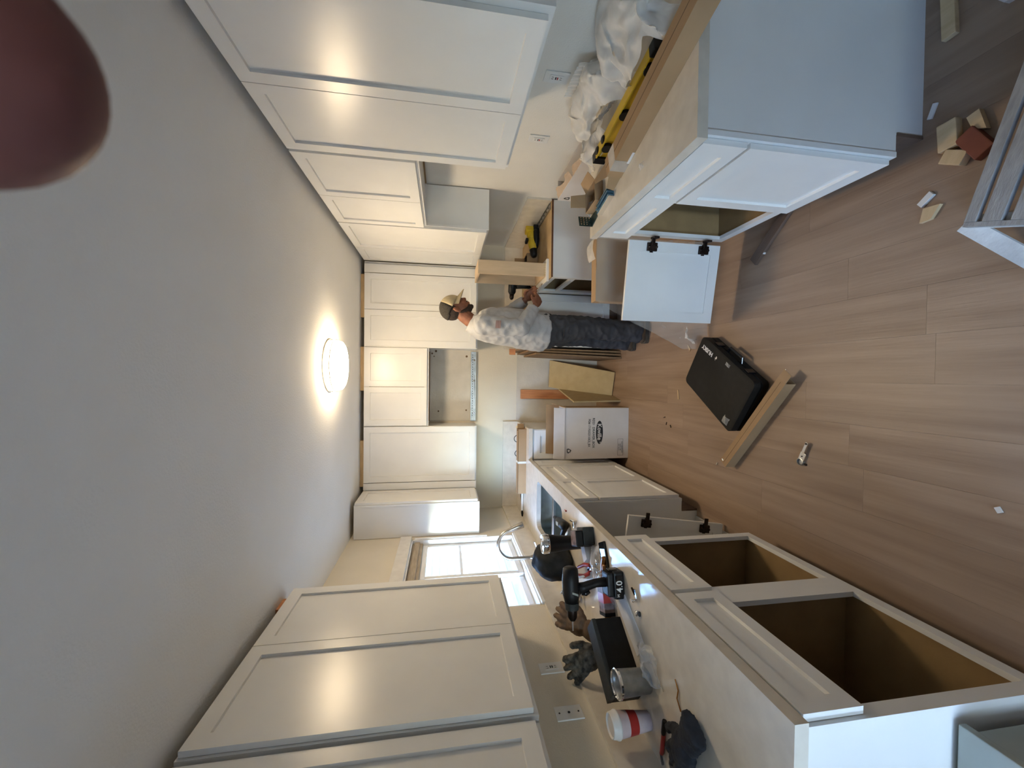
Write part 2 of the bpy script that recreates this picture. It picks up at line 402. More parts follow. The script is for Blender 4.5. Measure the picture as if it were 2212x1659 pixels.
part(win, 'sill', MB().box(-1.545, -1.412, WY0, WY1+.01, WZ0-.02, WZ0+.004, .004), 'vinyl_white')
struct('trim_1', MB().box(XL, -1.412, 2.36, 3.645, WZ1, 2.075, .003), 'shade_white')
struct('reveal_highlight', MB().box(XL, -1.422, WY1, WY1+.02, 1.32, WZ1-.03, .002), 'vinyl_white')  # white strip paints the highlight along the reveal's wall edge

d = MB()
for a, b, c, e in ((DY0, DY0+.04, 0, DZ), (DY1-.04, DY1, 0, DZ), (DY0+.04, DY1-.04, DZ-.04, DZ)): d.box(-1.56, XL+.01, a, b, c, e)
struct('door_1', d, 'vinyl_white')
struct('sky_baffle', MB().box(-1.95, -1.6, YN-.1, YB+.6, 2.36, 2.5), 'vinyl_white')  # unseen overhang added to cut high sky light through the window
# outside: paving and a neighbour's siding
struct('ground', MB().box(-40, -1.6, -40, 40, -.2, -.1).box(-1.6, 30, -40, YN-.1, -.2, -.1), 'concrete')
nb = struct('wall_neighbour', MB().box(-5.3, -5.2, -1.5, 13, -.1, 4.2), 'siding')
for k in range(21): part(nb, 'siding_board', MB().hull([(-5.2,-1.5,.0+k*.2),(-5.2,13,k*.2),(-5.175,13,k*.2),(-5.175,-1.5,k*.2),(-5.2,-1.5,.195+k*.2),(-5.2,13,.195+k*.2),(-5.193,13,.195+k*.2),(-5.193,-1.5,.195+k*.2)]), 'siding')

# ---------------------------------------------------------------- ceiling light
t = thing('ceiling_light', 'round flush ceiling light with white drum diffuser and two thin nickel rings, lit', 'ceiling light', (.07, 3.04, ZC))
part(t, 'mounting_ring', MB().lathe([(.165,0),(.187,0),(.187,-.016),(.18,-.018),(.165,-.018)], 48), 'nickel', smooth=True)
part(t, 'diffuser', MB().lathe([(.178,-.017),(.178,-.052),(.176,-.058),(.17,-.082),(.155,-.092),(.1,-.097),(.03,-.099)], 48), 'lamp_glow', smooth=True)
part(t, 'lower_ring', MB().lathe([(.179,-.040),(.1855,-.040),(.1855,-.047),(.179,-.047)], 48, cap=False), 'nickel', smooth=True)
for k in range(3):
    a = R(60+k*120); part(t, 'clip', MB().beam((.187*math.cos(a), .187*math.sin(a), -.008), (.187*math.cos(a), .187*math.sin(a), -.056), .005, .004), 'nickel')

# ---------------------------------------------------------------- outlets on the walls
def outlet(side, y, z, label, gfci, group):
    t = thing('wall_outlet', label, 'outlet', (XL if side == 'L' else XR, y, z), (0,0,-PI/2 if side == 'L' else PI/2), group)
    part(t, 'cover_plate', MB().box(-.036, .036, 0, .006, -.059, .059, .002), 'white_plastic')
    if gfci == 'switch':
        part(t, 'screw', MB().lathe([(.004,0),(.003,.002)], 10, axis=(0,1,0), o=(0,.006,.042)), 'dark_metal'); part(t, 'screw', MB().lathe([(.004,0),(.003,.002)], 10, axis=(0,1,0), o=(0,.006,-.042)), 'dark_metal')
        part(t, 'socket_hole', MB().lathe([(.006,0),(.005,.002)], 12, axis=(0,1,0), o=(0,.0055,0)), 'black_plastic')
    else:
        part(t, 'socket_face', MB().box(-.017, .017, .006, .009, -.034, .034, .002), 'white_plastic')
        for s in (-1, 1):
            for dx in (-.006, .006): part(t, 'slot', MB().box(dx-.001, dx+.001, .0088, .0096, s*.02-.005, s*.02+.005), 'black_ink')
        part(t, 'test_button', MB().box(-.007, .007, .009, .011, .002, .007), 'black_plastic'); part(t, 'reset_button', MB().box(-.007, .007, .009, .011, -.007, -.002), 'red_plastic' if side == 'R' else 'black_plastic')
    return t
outlet('L', 1.905, 1.178, 'white outlet with black buttons on left wall above backsplash', True, None)
outlet('L', 1.635, 1.172, 'blank white plate with small round hole, left wall nearest the camera', 'switch', None)
outlet('R', 1.885, 1.195, 'white outlet with red button partly hidden by foam wrap', True, None)
outlet('R', 2.385, 1.165, 'white outlet on right wall over the white carton', True, None)

# ================================================================ cabinets
def shaker(t, name, x0, x1, z0, z1, rail=.057, panels=None, y0=.0015, th=.0195, mat='cabinet_white', label=None):
    ps = panels or [(x0+rail, x1-rail, z0+rail, z1-rail)]
    xs = sorted({x0, x1, *[p[0] for p in ps], *[p[1] for p in ps]}); zs = sorted({z0, z1, *[p[2] for p in ps], *[p[3] for p in ps]})
    m = MB(); y1 = y0+th
    for i in range(len(xs)-1):
        for j in range(len(zs)-1):
            cx, cz = (xs[i]+xs[i+1])/2, (zs[j]+zs[j+1])/2
            if not any(p[0] < cx < p[1] and p[2] < cz < p[3] for p in ps): m.box(xs[i], xs[i+1], y0, y1, zs[j], zs[j+1])
    bmesh.ops.remove_doubles(m.bm, verts=m.bm.verts, dist=1e-5)
    for p in ps:
        c = .0018; o_ = [(p[0],p[2]),(p[1],p[2]),(p[1],p[3]),(p[0],p[3])]; i_ = [(p[0]+c,p[2]+c),(p[1]-c,p[2]+c),(p[1]-c,p[3]-c),(p[0]+c,p[3]-c)]
        vo = [m.bm.verts.new((a, y1-.0003, b)) for a, b in o_]; vi = [m.bm.verts.new((a, y1-.0108, b)) for a, b in i_]
        for k in range(4): m.bm.faces.new((vo[k], vo[(k+1) % 4], vi[(k+1) % 4], vi[k]))
    d = part(t, name, m, mat, label=label)
    for p in ps: part(d, 'panel', MB().box(p[0]-.004, p[1]+.004, y0+.0058, y1-.0106, p[2]-.004, p[3]+.004), mat)
    return d
def hinge_cup(door, x, y, z, sgn, arm=.03):
    """dark concealed hinge: cup housing on the door and its arm; sgn = outward direction along y"""
    h = MB().box(x-.0235, x+.0235, y, y+sgn*.014, z-.03, z+.03, .004)
    h.lathe([(.0175,0),(.0175,sgn*.02)], 14, axis=(0,1,0), o=(x, y, z)); h.box(x-.03, x+.03, y, y+sgn*.005, z-.009, z+.009, .001)
    h.ball((x, y+sgn*.016, z+.022), (.009,.007,.009), seg=10, rg=6); h.ball((x, y+sgn*.016, z-.022), (.009,.007,.009), seg=10, rg=6)
    return part(door, 'hinge', h, 'dark_metal')
def cabinet(name, label, side, plane, a0, a1, z0, z1, depth, fronts=(), openings=None, base=False, open_inside=False,
            group=None, toe=.075, side_mat=None):
    if side == 'L': loc, rot = (plane, a1, 0), -PI/2
    elif side == 'R': loc, rot = (plane, a0, 0), PI/2
    else: loc, rot = (a1, plane, 0), PI
    L = (lambda p: a1-p) if side != 'R' else (lambda p: p-a0)
    iv = lambda p, q: tuple(sorted((L(p), L(q))))
    wd = a1-a0
    t = thing(name, label, 'cabinet', loc, (0,0,rot), group)
    ops = openings or [(a0+.04, a1-.04, z0+.045, z1-.045)]
    lo = [(*iv(p, q), c, d) for p, q, c, d in ops]
    xs = sorted({0, wd, *[o[0] for o in lo], *[o[1] for o in lo]}); zs = sorted({z0, z1, *[o[2] for o in lo], *[o[3] for o in lo]})
    m = MB()
    for i in range(len(xs)-1):
        for j in range(len(zs)-1):
            cx, cz = (xs[i]+xs[i+1])/2, (zs[j]+zs[j+1])/2
            if not any(o[0] < cx < o[1] and o[2] < cz < o[3] for o in lo): m.box(xs[i], xs[i+1], -.019, 0, zs[j], zs[j+1])
    bmesh.ops.remove_doubles(m.bm, verts=m.bm.verts, dist=1e-5)
    part(t, 'face_frame', m, 'cabinet_white')
    th = .014
    for xa, xb in ((.003, .003+th), (wd-.003-th, wd-.003)):
        s = MB()
        if base: s.prism([(xa,-depth),(xb,-depth),(xb,-.0195),(xa,-.0195)], .114, z1); s.box(xa, xb, -depth, -toe-.005, 0, .1145)
        else: s.box(xa, xb, -depth, -.0195, z0, z1)
        part(t, 'side_panel', s, side_mat or 'cabinet_white')
    zf = .114 if base else z0
    inner = 'raw_board'
    part(t, 'bottom_panel', MB().box(.003+th, wd-.003-th, -depth+.006, -.0195, zf+.02 if base else zf+.012, (zf+.032) if base else zf+.024), inner if open_inside else 'cabinet_white')
    part(t, 'back_panel', MB().box(.003+th, wd-.003-th, -depth, -depth+.006, zf, z1), inner)
    if not base: part(t, 'top_panel', MB().box(.003+th, wd-.003-th, -depth+.006, -.0195, z1-.012, z1), inner)
    if open_inside:
        for xa, xb in ((.003+th, .006+th), (wd-.006-th, wd-.003-th)): part(t, 'lining_panel', MB().box(xa, xb, -depth+.006, -.0195, zf+.033, z1), inner)
    if base: part(t, 'toe_kick', MB().box(.0, wd, -toe-.012, -toe, 0, .113), 'walnut_trim')
    for f in fronts:
        k, p, q, c, d = f[:5]; x0, x1 = iv(p, q)
        if k == 'door': shaker(t, 'door', x0, x1, c, d)
        elif k == 'drawer': shaker(t, 'drawer_front', x0, x1, c, d, rail=.045)
        elif k == 'slab': part(t, 'filler_strip', MB().box(x0, x1, 0, .018, c, d), 'cabinet_white')
        elif k == 'double':
            mid = (x0+x1)/2
            shaker(t, 'drawer_front', x0, x1, c, d, panels=[(x0+.07, mid-.05, c+.045, d-.045), (mid+.05, x1-.07, c+.045, d-.045)])
    return t

BZ = .876
# ---- left run
cabinet('base_cabinet', 'nearest doorless white base cabinet on the left, dark brown inside', 'L', -.806, .80, 1.355, .114, BZ, .615,
        [('drawer', .812, 1.349, .700, .868)], [(.84, 1.30, .155, .69), (.84, 1.30, .715, .84)], True, True)
cabinet('base_cabinet', 'narrower doorless white base cabinet beside the dishwasher gap, dark brown inside', 'L', -.806, 1.355, 1.89, .114, BZ, .615,
        [('drawer', 1.374, 1.888, .700, .868)], [(1.41, 1.848, .155, .69), (1.41, 1.848, .715, .84)], True, True)
cabinet('sink_cabinet', 'white two-door base cabinet under the sink with two drawer panels', 'L', -.806, 2.50, 3.505, .114, BZ, .615,
        [('door', 2.517, 2.987, .126, .690), ('door', 2.993, 3.492, .126, .690), ('drawer', 2.517, 2.987, .705, .866), ('drawer', 2.993, 3.492, .705, .866)], None, True)
cabinet('base_cabinet', 'white corner cabinet with one narrow door, left of the carton', 'L', -.806, 3.508, 3.755, .114, BZ, .615,
        [('door', 3.515, 3.735, .126, .866)], None, True)
cabinet('base_cabinet', 'white base cabinet behind the big drawer carton', 'B', 3.778, -.80, -.493, .114, BZ, .60,
        [('door', -.775, -.50, .126, .860)], None, True)
cabinet('wall_cabinet', 'tall two-door white wall cabinet on the left, nearer than the window', 'L', -1.131, 1.302, 2.246, 1.385, 2.475, .295,
        [('door', 1.312, 1.781, 1.402, 2.470), ('door', 1.785, 2.238, 1.402, 2.470)])
cabinet('wall_cabinet', 'white wall cabinet at the lower left edge, face set back', 'L', -1.152, .55, 1.298, 1.385, 2.475, .274,
        [('door', .56, .915, 1.402, 2.470), ('door', .92, 1.285, 1.402, 2.470)])
cabinet('wall_cabinet', 'white corner wall cabinet just beyond the sink window, showing its side', 'L', -1.131, 3.66, 4.075, 1.385, 2.475, .295,
        [('door', 3.668, 4.05, 1.402, 2.470)])
# ---- back run
cabinet('wall_cabinet', 'single-door white wall cabinet left of the hood gap', 'B', 4.081, -1.125, -.492, 1.385, 2.475, .305,
        [('door', -1.035, -.495, 1.400, 2.470), ('slab', -1.108, -1.042, 1.39, 2.473)])
cabinet('wall_cabinet', 'short two-door white wall cabinet above the hood gap', 'B', 4.081, -.490, .280, 1.862, 2.475, .305,
        [('door', -.484, -.1065, 1.880, 2.470), ('door', -.1025, .274, 1.880, 2.470)])
cabinet('wall_cabinet', 'two-door white wall cabinet behind the man in the cap', 'B', 4.081, .282, 1.10, 1.385, 2.475, .305,
        [('door', .290, .638, 1.402, 2.470), ('door', .642, .985, 1.402, 2.470), ('slab', .992, 1.075, 1.39, 2.473)])
cabinet('base_cabinet', 'white base cabinet behind the man, partly hidden by his legs', 'B', 3.778, .30, .80, .114, BZ, .60,
        [('door', .318, .785, .126, .866)], None, True)
# ---- right run
cabinet('wall_cabinet', 'large two-door white wall cabinet at upper right, nearest the camera', 'R', 1.118, 1.20, 2.148, 1.385, 2.475, .305,
        [('door', 1.228, 1.679, 1.402, 2.470), ('door', 1.683, 2.132, 1.402, 2.470)])
cabinet('wall_cabinet', 'short two-door white wall cabinet over the empty fridge gap', 'R', 1.118, 2.151, 3.077, 1.850, 2.475, .305,
        [('door', 2.155, 2.640, 1.868, 2.470), ('door', 2.644, 3.071, 1.868, 2.470)])
cabinet('wall_cabinet', 'tall white wall cabinet on the right by the far corner, beyond the fridge gap', 'R', 1.118, 3.080, 4.075, 1.385, 2.475, .305,
        [('door', 3.088, 3.640, 1.402, 2.470), ('door', 3.646, 4.03, 1.402, 2.470)])
t = cabinet('base_cabinet', 'white base cabinet beyond the fridge gap, drawer openings empty, no worktop', 'R', .806, 3.150, 3.770, .114, BZ-.012, .615,
        [], [(3.195, 3.66, .70, .832), (3.195, 3.66, .165, .66)], True, True)
part(t, 'sub_top', MB().box(0, 1.225, -.615, .0, BZ-.0115, BZ), 'plywood', label='bare plywood top with dark brown front edge')
part(t, 'edge_strip', MB().box(-.003, 0, -.615, 0, BZ-.0145, BZ+.0005), 'brown_edge')
part(t, 'drawer_runner', MB().box(.06, .10, -.30, -.02, .74, .79, .004), 'black_plastic')
pen = cabinet('base_cabinet', 'white base cabinet on the right with one door swung open, end panel facing camera', 'R', .806, 1.22, 2.152, .114, BZ, .615,
        [('double', 1.235, 2.148, .702, .866), ('door', 1.235, 1.680, .126, .690)], [(1.26, 1.68, .155, .69), (1.722, 2.112, .155, .69)], True, True)
# the open door: hinged at Y 2.148, swung a little past square
d = shaker(pen, 'door', -.452, -.004, .126, .690, y0=0, th=.0195, label='cabinet door swung open, inner face with two dark hinges')
for z in (.555, .235):
    h = hinge_cup(d, -.036, 0, z, -1)
    bm = bmesh.new(); bm.from_mesh(h.data); q = MB(); q.bm.free(); q.bm = bm
    q.box(-.03, .012, -.022, -.010, z-.010, z+.010, .002); q.box(.004, .016, -.055, -.010, z-.016, z+.016, .003); bm.to_mesh(h.data); bm.free()
for o in [d, *children(d)]: o.data.transform(Matrix.Translation((.922, .022, 0)) @ Matrix.Rotation(R(-100), 4, 'Z'))
part(pen, 'shelf_pin', MB().lathe([(.008,0),(.008,.03),(.006,.034)], 10, axis=(-1,0,.3), o=(.93-.03, -.22, .19)), 'white_plastic')

# ---------------------------------------------------------------- worktops, backsplashes, sink, tap
CT, CB = .914, .8765
def rrect(x0, x1, y0, y1, r, n=5):
    pts = []
    for cx, cy, a in ((x1-r, y1-r, 0), (x0+r, y1-r, 90), (x0+r, y0+r, 180), (x1-r, y0+r, 270)):
        for k in range(n+1): pts.append((cx+r*math.cos(R(a+90*k/n)), cy+r*math.sin(R(a+90*k/n))))
    return pts
def holed(m, x0, x1, y0, y1, hole, z0, z1):
    """slab x0..x1,y0..y1 with a convex hole (ccw points)"""
    cx = sum(p[0] for p in hole)/len(hole); cy = sum(p[1] for p in hole)/len(hole)
    out = []
    for p in hole:
        dx, dy = p[0]-cx, p[1]-cy
        tx = ((x1 if dx > 0 else x0)-cx)/dx if abs(dx) > 1e-9 else 1e9; ty = ((y1 if dy > 0 else y0)-cy)/dy if abs(dy) > 1e-9 else 1e9
        tt = min(tx, ty); out.append((cx+dx*tt, cy+dy*tt))
    # snap the nearest to the corners
    for c in ((x0,y0),(x1,y0),(x1,y1),(x0,y1)):
        k = min(range(len(out)), key=lambda i: (out[i][0]-c[0])**2+(out[i][1]-c[1])**2); out[k] = c
    v = {}
    for nm, ps, z in (('ot', out, z1), ('it', hole, z1), ('ob', out, z0), ('ib', hole, z0)): v[nm] = [m.bm.verts.new((p[0], p[1], z)) for p in ps]
    n = len(hole)
    for k in range(n):
        j = (k+1) % n
        m.bm.faces.new((v['ot'][k], v['ot'][j], v['it'][j], v['it'][k])); m.bm.faces.new((v['ob'][k], v['ib'][k], v['ib'][j], v['ob'][j]))
        m.bm.faces.new((v['it'][k], v['it'][j], v['ib'][j], v['ib'][k])); m.bm.faces.new((v['ob'][k], v['ob'][j], v['ot'][j], v['ot'][k]))
SX0, SX1, SY0, SY1 = -1.285, -.885, 2.63, 3.39
m = MB(); XC = -.784
m.box(-1.412, XC, .788, 2.55, CB, CT); holed(m, -1.412, XC, 2.55, 3.47, rrect(SX0, SX1, SY0, SY1, .06), CB, CT)
m.box(-1.412, XC, 3.47, 3.755, CB, CT); m.box(-1.412, -.485, 3.755, 4.368, CB, CT)
t = thing('worktop', 'long cream speckled quartz worktop on the left with sink cutout', 'worktop', (XC, .788, CT))
part(t, 'slab', m, 'quartz', world=True)
t = thing('backsplash', 'low quartz upstand along left wall under the window', 'backsplash', (-1.42, .788, CT))
part(t, 'slab', MB().box(-1.4295, -1.4125, .788, 4.389, CB, 1.072), 'quartz', world=True)
t = thing('backsplash', 'low quartz upstand on back wall left of the hood gap', 'backsplash', (-.95, 4.37, CT))
part(t, 'slab', MB().box(-1.4115, -.484, 4.3685, 4.3895, CB, 1.072), 'quartz', world=True)
t = thing('backsplash', 'low quartz upstand in the far right corner behind the yellow tool', 'backsplash', (1.42, 3.8, BZ))
part(t, 'slab', MB().box(1.4125, 1.4295, 3.155, 4.389, BZ+.001, 1.072).box(.31, 1.412, 4.3725, 4.3895, BZ+.001, 1.072), 'quartz', world=True)
t = thing('worktop', 'short cream quartz worktop of the right-hand cabinet under the foam wrap', 'worktop', (.778, 1.197, CT))
part(t, 'slab', MB().box(.778, 1.4285, 1.197, 2.168, CB, CT), 'quartz', world=True)

t = thing('sink', 'undermounted double-bowl stainless steel sink', 'sink', (-1.085, 3.01, CB))
def bowl(y0, y1, z):
    m = MB(); a = rrect(SX0-.004, SX1+.004, y0, y1, .055); b = rrect(SX0+.008, SX1-.008, y0+.012, y1-.012, .05); c = rrect(SX0+.04, SX1-.04, y0+.04, y1-.04, .04)
    m.rings([[(p[0], p[1], CB-.001) for p in a], [(p[0], p[1], z+.03) for p in b], [(p[0], p[1], z) for p in c]], cap=False)
    m.bm.faces.new([m.bm.verts[i] for i in range(0)]) if False else None
    m.bm.verts.ensure_lookup_table(); n = len(a); m.bm.faces.new(m.bm.verts[2*n:3*n])
    return m
part(t, 'bowl', bowl(SY0-.004, 2.985, .69), 'sink_steel', world=True, smooth=True)
part(t, 'bowl', bowl(3.03, SY1+.004, .69), 'sink_steel', world=True, smooth=True)
part(t, 'divider', MB().box(SX0-.003, SX1+.003, 2.982, 3.033, CB-.02, CB-.0005, .004), 'steel', world=True)
for y in (2.8, 3.21): part(t, 'drain', MB().lathe([(.045,.692),(.04,.694),(.02,.692)], 20, c=(-1.085, y)), 'dark_metal', world=True, smooth=True)

t = thing('tap', 'brushed nickel gooseneck kitchen tap with pull-down spray head', 'tap', (-1.352, 2.95, CT))
part(t, 'base', MB().lathe([(.029,0),(.029,.006),(.024,.012),(.0235,.075),(.019,.13),(.0135,.15)], 24), 'nickel', smooth=True)
neck = [(0,0,.14),(0,0,.27)]
for k in range(0, 13):
    a = R(180-k*14); neck.append((.105+.105*math.cos(a), .02*k/13, .285+.105*math.sin(a)))
part(t, 'neck', MB().tube(neck, .0135, 14), 'nickel', smooth=True)
p = Vector(neck[-1]); dd = (Vector(neck[-1])-Vector(neck[-2])).normalized()
part(t, 'spray_head', MB().tube([p, p+dd*.02, p+dd*.05, p+dd*.105, p+dd*.112], [.0150,.0165,.020,.026,.024], 18), 'nickel', smooth=True)
part(t, 'handle', MB().tube([(.0,.02,.055),(.0,.05,.058)], .016, 14).tube([(0,.05,.058),(.03,.065,.075),(.085,.075,.10)], [(.008,.010),(.010,.007),(.014,.005)], 10), 'nickel', smooth=True)

# timber strips in the gap over the wall cabinets
for x0, x1, lab in ((.565,.98,'short timber packing strip above the cabinet behind the man'), (-.145,.28,'short timber packing strip above the hood-gap cabinet'), (-1.08,-.63,'short timber packing strip above the cabinet left of the hood gap')):
    solo('packing_strip', MB().box(-(x1-x0)/2, (x1-x0)/2, -.02, .02, 0, ZC-2.476), 'plywood', lab, 'wood strip', ((x0+x1)/2, 4.115, 2.4755), group='timber packing over the back wall cabinets')
solo('packing_strip', MB().box(-.02, .02, -.05, .05, 0, ZC-2.476), 'stud', 'small timber packing block above the tall left wall cabinet', 'wood strip', (-1.165, 2.16, 2.4755))

# hood rail: steel mounting plate at the bottom of the hood gap
t = thing('mounting_rail', 'long punched steel mounting rail fixed across the wall in the hood gap', 'bracket', (-.10, 4.37, 1.402))
m = MB().box(-.375, .37, 0, .008, -.028, .028).box(-.375, .37, -.012, 0, -.028, -.024).box(-.375, .37, -.012, 0, .024, .028)
part(t, 'plate', m, 'galvanised')
for k in range(26): part(t, 'slot', MB().box(-.32+k*.026, -.308+k*.026, -.0016, 0, .006, .012), 'black_ink')
for x in (-.29, .06, .28): part(t, 'bolt', MB().lathe([(.012,0),(.010,.008),(.004,.012)], 12, axis=(0,-1,0), o=(x, -.001, -.008)), 'chrome')
part(t, 'bright_strip', MB().box(-.18, .12, -.004, 0, -.014, -.008), 'chrome')

# ================================================================ things at the far end
def openbox(m, x0, x1, y0, y1, z0, z1, th=.004, bottom=True):
    m.box(x0, x1, y0, y0+th, z0, z1); m.box(x0, x1, y1-th, y1, z0, z1); m.box(x0, x0+th, y0+th, y1-th, z0, z1); m.box(x1-th, x1, y0+th, y1-th, z0, z1)
    if bottom: m.box(x0+th, x1-th, y0+th, y1-th, z0, z0+th)
    return m
def recycle(parent, M, r, mat='black_ink'):
    """three chasing arrows"""
    m = MB()
    for k in range(3):
        Q = Matrix.Rotation(R(120*k), 4, 'Z'); w_ = r*.40; th = .0006
        def pol(pts):
            a = [m.bm.verts.new(M @ (Q @ Vector((x*r, y*r, th)))) for x, y in pts]; m.bm.faces.new(a)
        pol([(-.30,.95),(.12,.95),(.30,.70),(.06,.55),(-.05,.68),(-.12,.62),(-.46,.70)])
        pol([(.30,.70),(.50,.80),(.55,.22),(.02,.42),(.16,.52),(.06,.55)])
        pol([(-.46,.70),(-.62,.42),(-.30,.22),(-.12,.62)])
    return part(parent, 'recycling_mark', m, mat)
# the printed drawer carton (stood on its head)
t = thing('carton', 'white drawer carton standing upside down on the floor by the left cabinets', 'carton', (-.508, 3.56, 0))
m = MB(); openbox(m, -.236, .236, 0, .188, 0, .622, .005)
part(t, 'box_body', m, 'carton_white')
part(t, 'front_flap', MB().hull([(-.236,-.006,.622),(.232,-.006,.622),(.232,0,.622),(-.236,0,.622),(-.232,.004,.722),(.236,.004,.722),(.236,.009,.722),(-.232,.009,.722)]), 'carton_white')
part(t, 'rear_flap', MB().hull([(-.225,.186,.622),(.245,.186,.622),(.245,.19,.622),(-.225,.19,.622),(-.215,.19,.748),(.252,.19,.748),(.252,.195,.748),(-.215,.195,.748)]), 'cardboard', label='brown inner side of the rear flap')
part(t, 'side_flap', MB().hull([(.236,.01,.60),(.241,.01,.60),(.241,.18,.60),(.236,.18,.60),(.262,.02,.70),(.267,.02,.70),(.267,.17,.70),(.262,.17,.70)]), 'cardboard')
part(t, 'edge_strip', MB().box(.234, .2385, -.0005, .186, 0, .62), 'cardboard')
fm = lambda x, z: frameM((x, -.0008, z), (-1,0,0), (0,0,-1))
m = MB(); m.lathe([(.0,0)]*0 or [(.001,0),(.001,.0004)], 3) if False else None
e = [m.bm.verts.new((.007+.108*math.cos(2*PI*k/40), -.0007, .286+.034*math.sin(2*PI*k/40))) for k in range(40)]; m.bm.faces.new(e)
lg = part(t, 'logo_oval', m, 'black_ink')
textmesh(lg, 'lettering', 'Koville', .056, 'white_ink', frameM((.012, -.0014, .287), (-1,0,0), (0,0,-1)), .0008, sx=.98)
textmesh(lg, 'lettering', '®', .02, 'white_ink', frameM((-.086, -.0014, .278), (-1,0,0), (0,0,-1)))
textmesh(t, 'lettering', 'RD21  DRAWER_BOX', .031, 'black_ink', frameM((.002, -.0012, .344), (-1,0,0), (0,0,-1)), .0004, sx=.93)
textmesh(t, 'lettering', 'PO# 17192023110CS_BX', .029, 'black_ink', frameM((.002, -.0012, .386), (-1,0,0), (0,0,-1)), .0003, sx=.84)
recycle(t, frameM((-.160, -.0008, .580), (-1,0,0), (0,0,-1)), .024)
m = MB()
for a, b, c, d in ((-.21,-.055,.052,.0535),(-.21,-.055,.1045,.106),(-.21,-.2085,.052,.106),(-.0565,-.055,.052,.106)): m.box(a, b, -.0012, -.0004, c, d)
part(t, 'stamp_frame', m, 'black_ink')
for k, g in enumerate(('BOX CERTIFICATE', 'KRAFT  200', 'LBS / SQ IN')): textmesh(t, 'lettering', g, .0125, 'black_ink', frameM((-.132, -.0012, .064+.015*k), (-1,0,0), (0,0,-1)), 0)

# long opened box lying on the worktop in the corner, with tube, ties, cord
t = thing('long_box', 'long narrow brown cardboard box on back worktop in left corner', 'cardboard box', (-.82, 3.905, CT))
m = MB(); openbox(m, -.315, .315, -.045, .045, 0, .082, .003); m.box(-.31, .295, -.045, .045, .079, .082); m.box(-.315, -.312, -.04, .04, .004, .078)
part(t, 'box_body', m, 'cardboard')
part(t, 'tape_band', MB().box(-.02, .0, -.0456, .0456, -.0003, .0826), 'white_plastic')
part(t, 'end_flap', MB().hull([(.316,.03,.01),(.36,.05,.01),(.36,.053,.01),(.316,.033,.01),(.316,.03,.075),(.36,.05,.075),(.36,.053,.075),(.316,.033,.075)]), 'cardboard')
solo('plastic_tube', MB().lathe([(.011,-.44),(.012,-.43),(.012,.43),(.011,.44)], 14, axis=(1,0,0)), 'white_plastic', 'long thin white tube lying behind the long cardboard box', 'tube', (-.90, 3.972, CT+.09+.012-.09), smooth=True)
for x, r in ((-.62, .038), (-.77, .034)):
    pts = [(r*math.cos(R(a)), 0, r*1.25+r*1.2*math.sin(R(a))) for a in range(-100, 260, 20)]
    solo('cable_loop', MB().tube(pts, .0035, 8), 'black_plastic', 'black cable loop standing behind the long box, %s' % ('nearer the hood gap' if x > -.7 else 'nearer the window corner'), 'cable', (x, 4.02, CT+.002), group='black cable loops on the back worktop', smooth=True)
solo('power_cord', MB().tube([(.20,.05,.005),(.1,.03,.006),(0,.02,.02),(-.08,.0,.012),(-.13,-.02,.012)], .004, 8).tube([(-.13,-.02,.012),(-.16,-.03,.012),(-.19,-.035,.012)], [.007,.012,.008], 10), 'black_plastic', 'black power cord with plug in the left back corner', 'cord', (-1.20, 3.99, CT+.002), smooth=True)
solo('wood_offcut', MB().box(-.012, .012, -.05, .05, 0, .06, .002), 'pine', 'pale wood offcut standing at the worktop end by the hood gap', 'wood offcut', (-.505, 4.06, CT+.001), .2)

# boards leaning in the hood gap
def board(name, lab, pts, mat, edge=None):
    pts = [Vector(p) for p in pts]; c = Vector((sum(p.x for p in pts)/4, sum(p.y for p in pts)/4, 0))
    nrm = (pts[1]-pts[0]).cross(pts[3]-pts[0]).normalized()*.014
    o = MB().hull([p-c for p in (pts[0], pts[1], pts[1]+nrm, pts[0]+nrm)]+[p-c for p in (pts[3], pts[2], pts[2]+nrm, pts[3]+nrm)])
    bmesh.ops.recalc_face_normals(o.bm, faces=o.bm.faces)
    ob = solo(name, o, mat, lab, 'board', c)
    if edge:
        ob.data.materials.append(MATS[edge])
        for p in ob.data.polygons:
            if abs(p.normal.dot(nrm.normalized())) < .8: p.material_index = 1
    return ob
board('mdf_board', 'wide tan fibreboard leaning back against the wall in the hood gap', [(-.215,3.955,.001),(.065,3.878,.001),(.196,4.352,.556),(-.097,4.345,.566)], 'mdf', 'mdf_edge')
board('mdf_board', 'narrow tan fibreboard on edge between the carton and the wider board', [(-.226,3.735,.001),(-.192,3.90,.001),(-.134,4.245,.484),(-.236,3.72,.484)], 'mdf', 'mdf')
solo('stud', MB().box(-.05, .05, -.019, .019, 0, .88, .002), 'stud', 'reddish timber stud standing against the wall in the hood gap', 'stud', (-.183, 4.362, .001))
for k, (x, h, lab) in enumerate(((.276, .99, 'tallest'), (.253, .93, 'second tallest'), (.228, .86, 'leftmost and shortest'))):
    m = MB().hull([(-.008-.02*k*.3-.015,-.30,0),(.008-.015-.006*k,-.30,0),(.008-.015-.006*k,.29,0),(-.023-.006*k,.29,0),(-.008,-.30,h),(.008,-.30,h),(.008,.29,h),(-.008,.29,h)])
    o = solo('panel_board', m, 'mdf_edge', 'tall fibreboard panel on edge against the right cabinet, %s of three' % lab, 'board', (x, 4.05-.01*k, .001), group='tall boards on edge in the hood gap')
    o.data.materials.append(MATS['mdf_edge'])
    for p in o.data.polygons:
        if abs(p.normal.x) > .8: p.material_index = 1
solo('wood_offcut', MB().box(-.03, .03, -.012, .012, 0, .06), 'stud', 'short orange timber block on top of the tall boards', 'wood offcut', (.262, 4.1, .994))

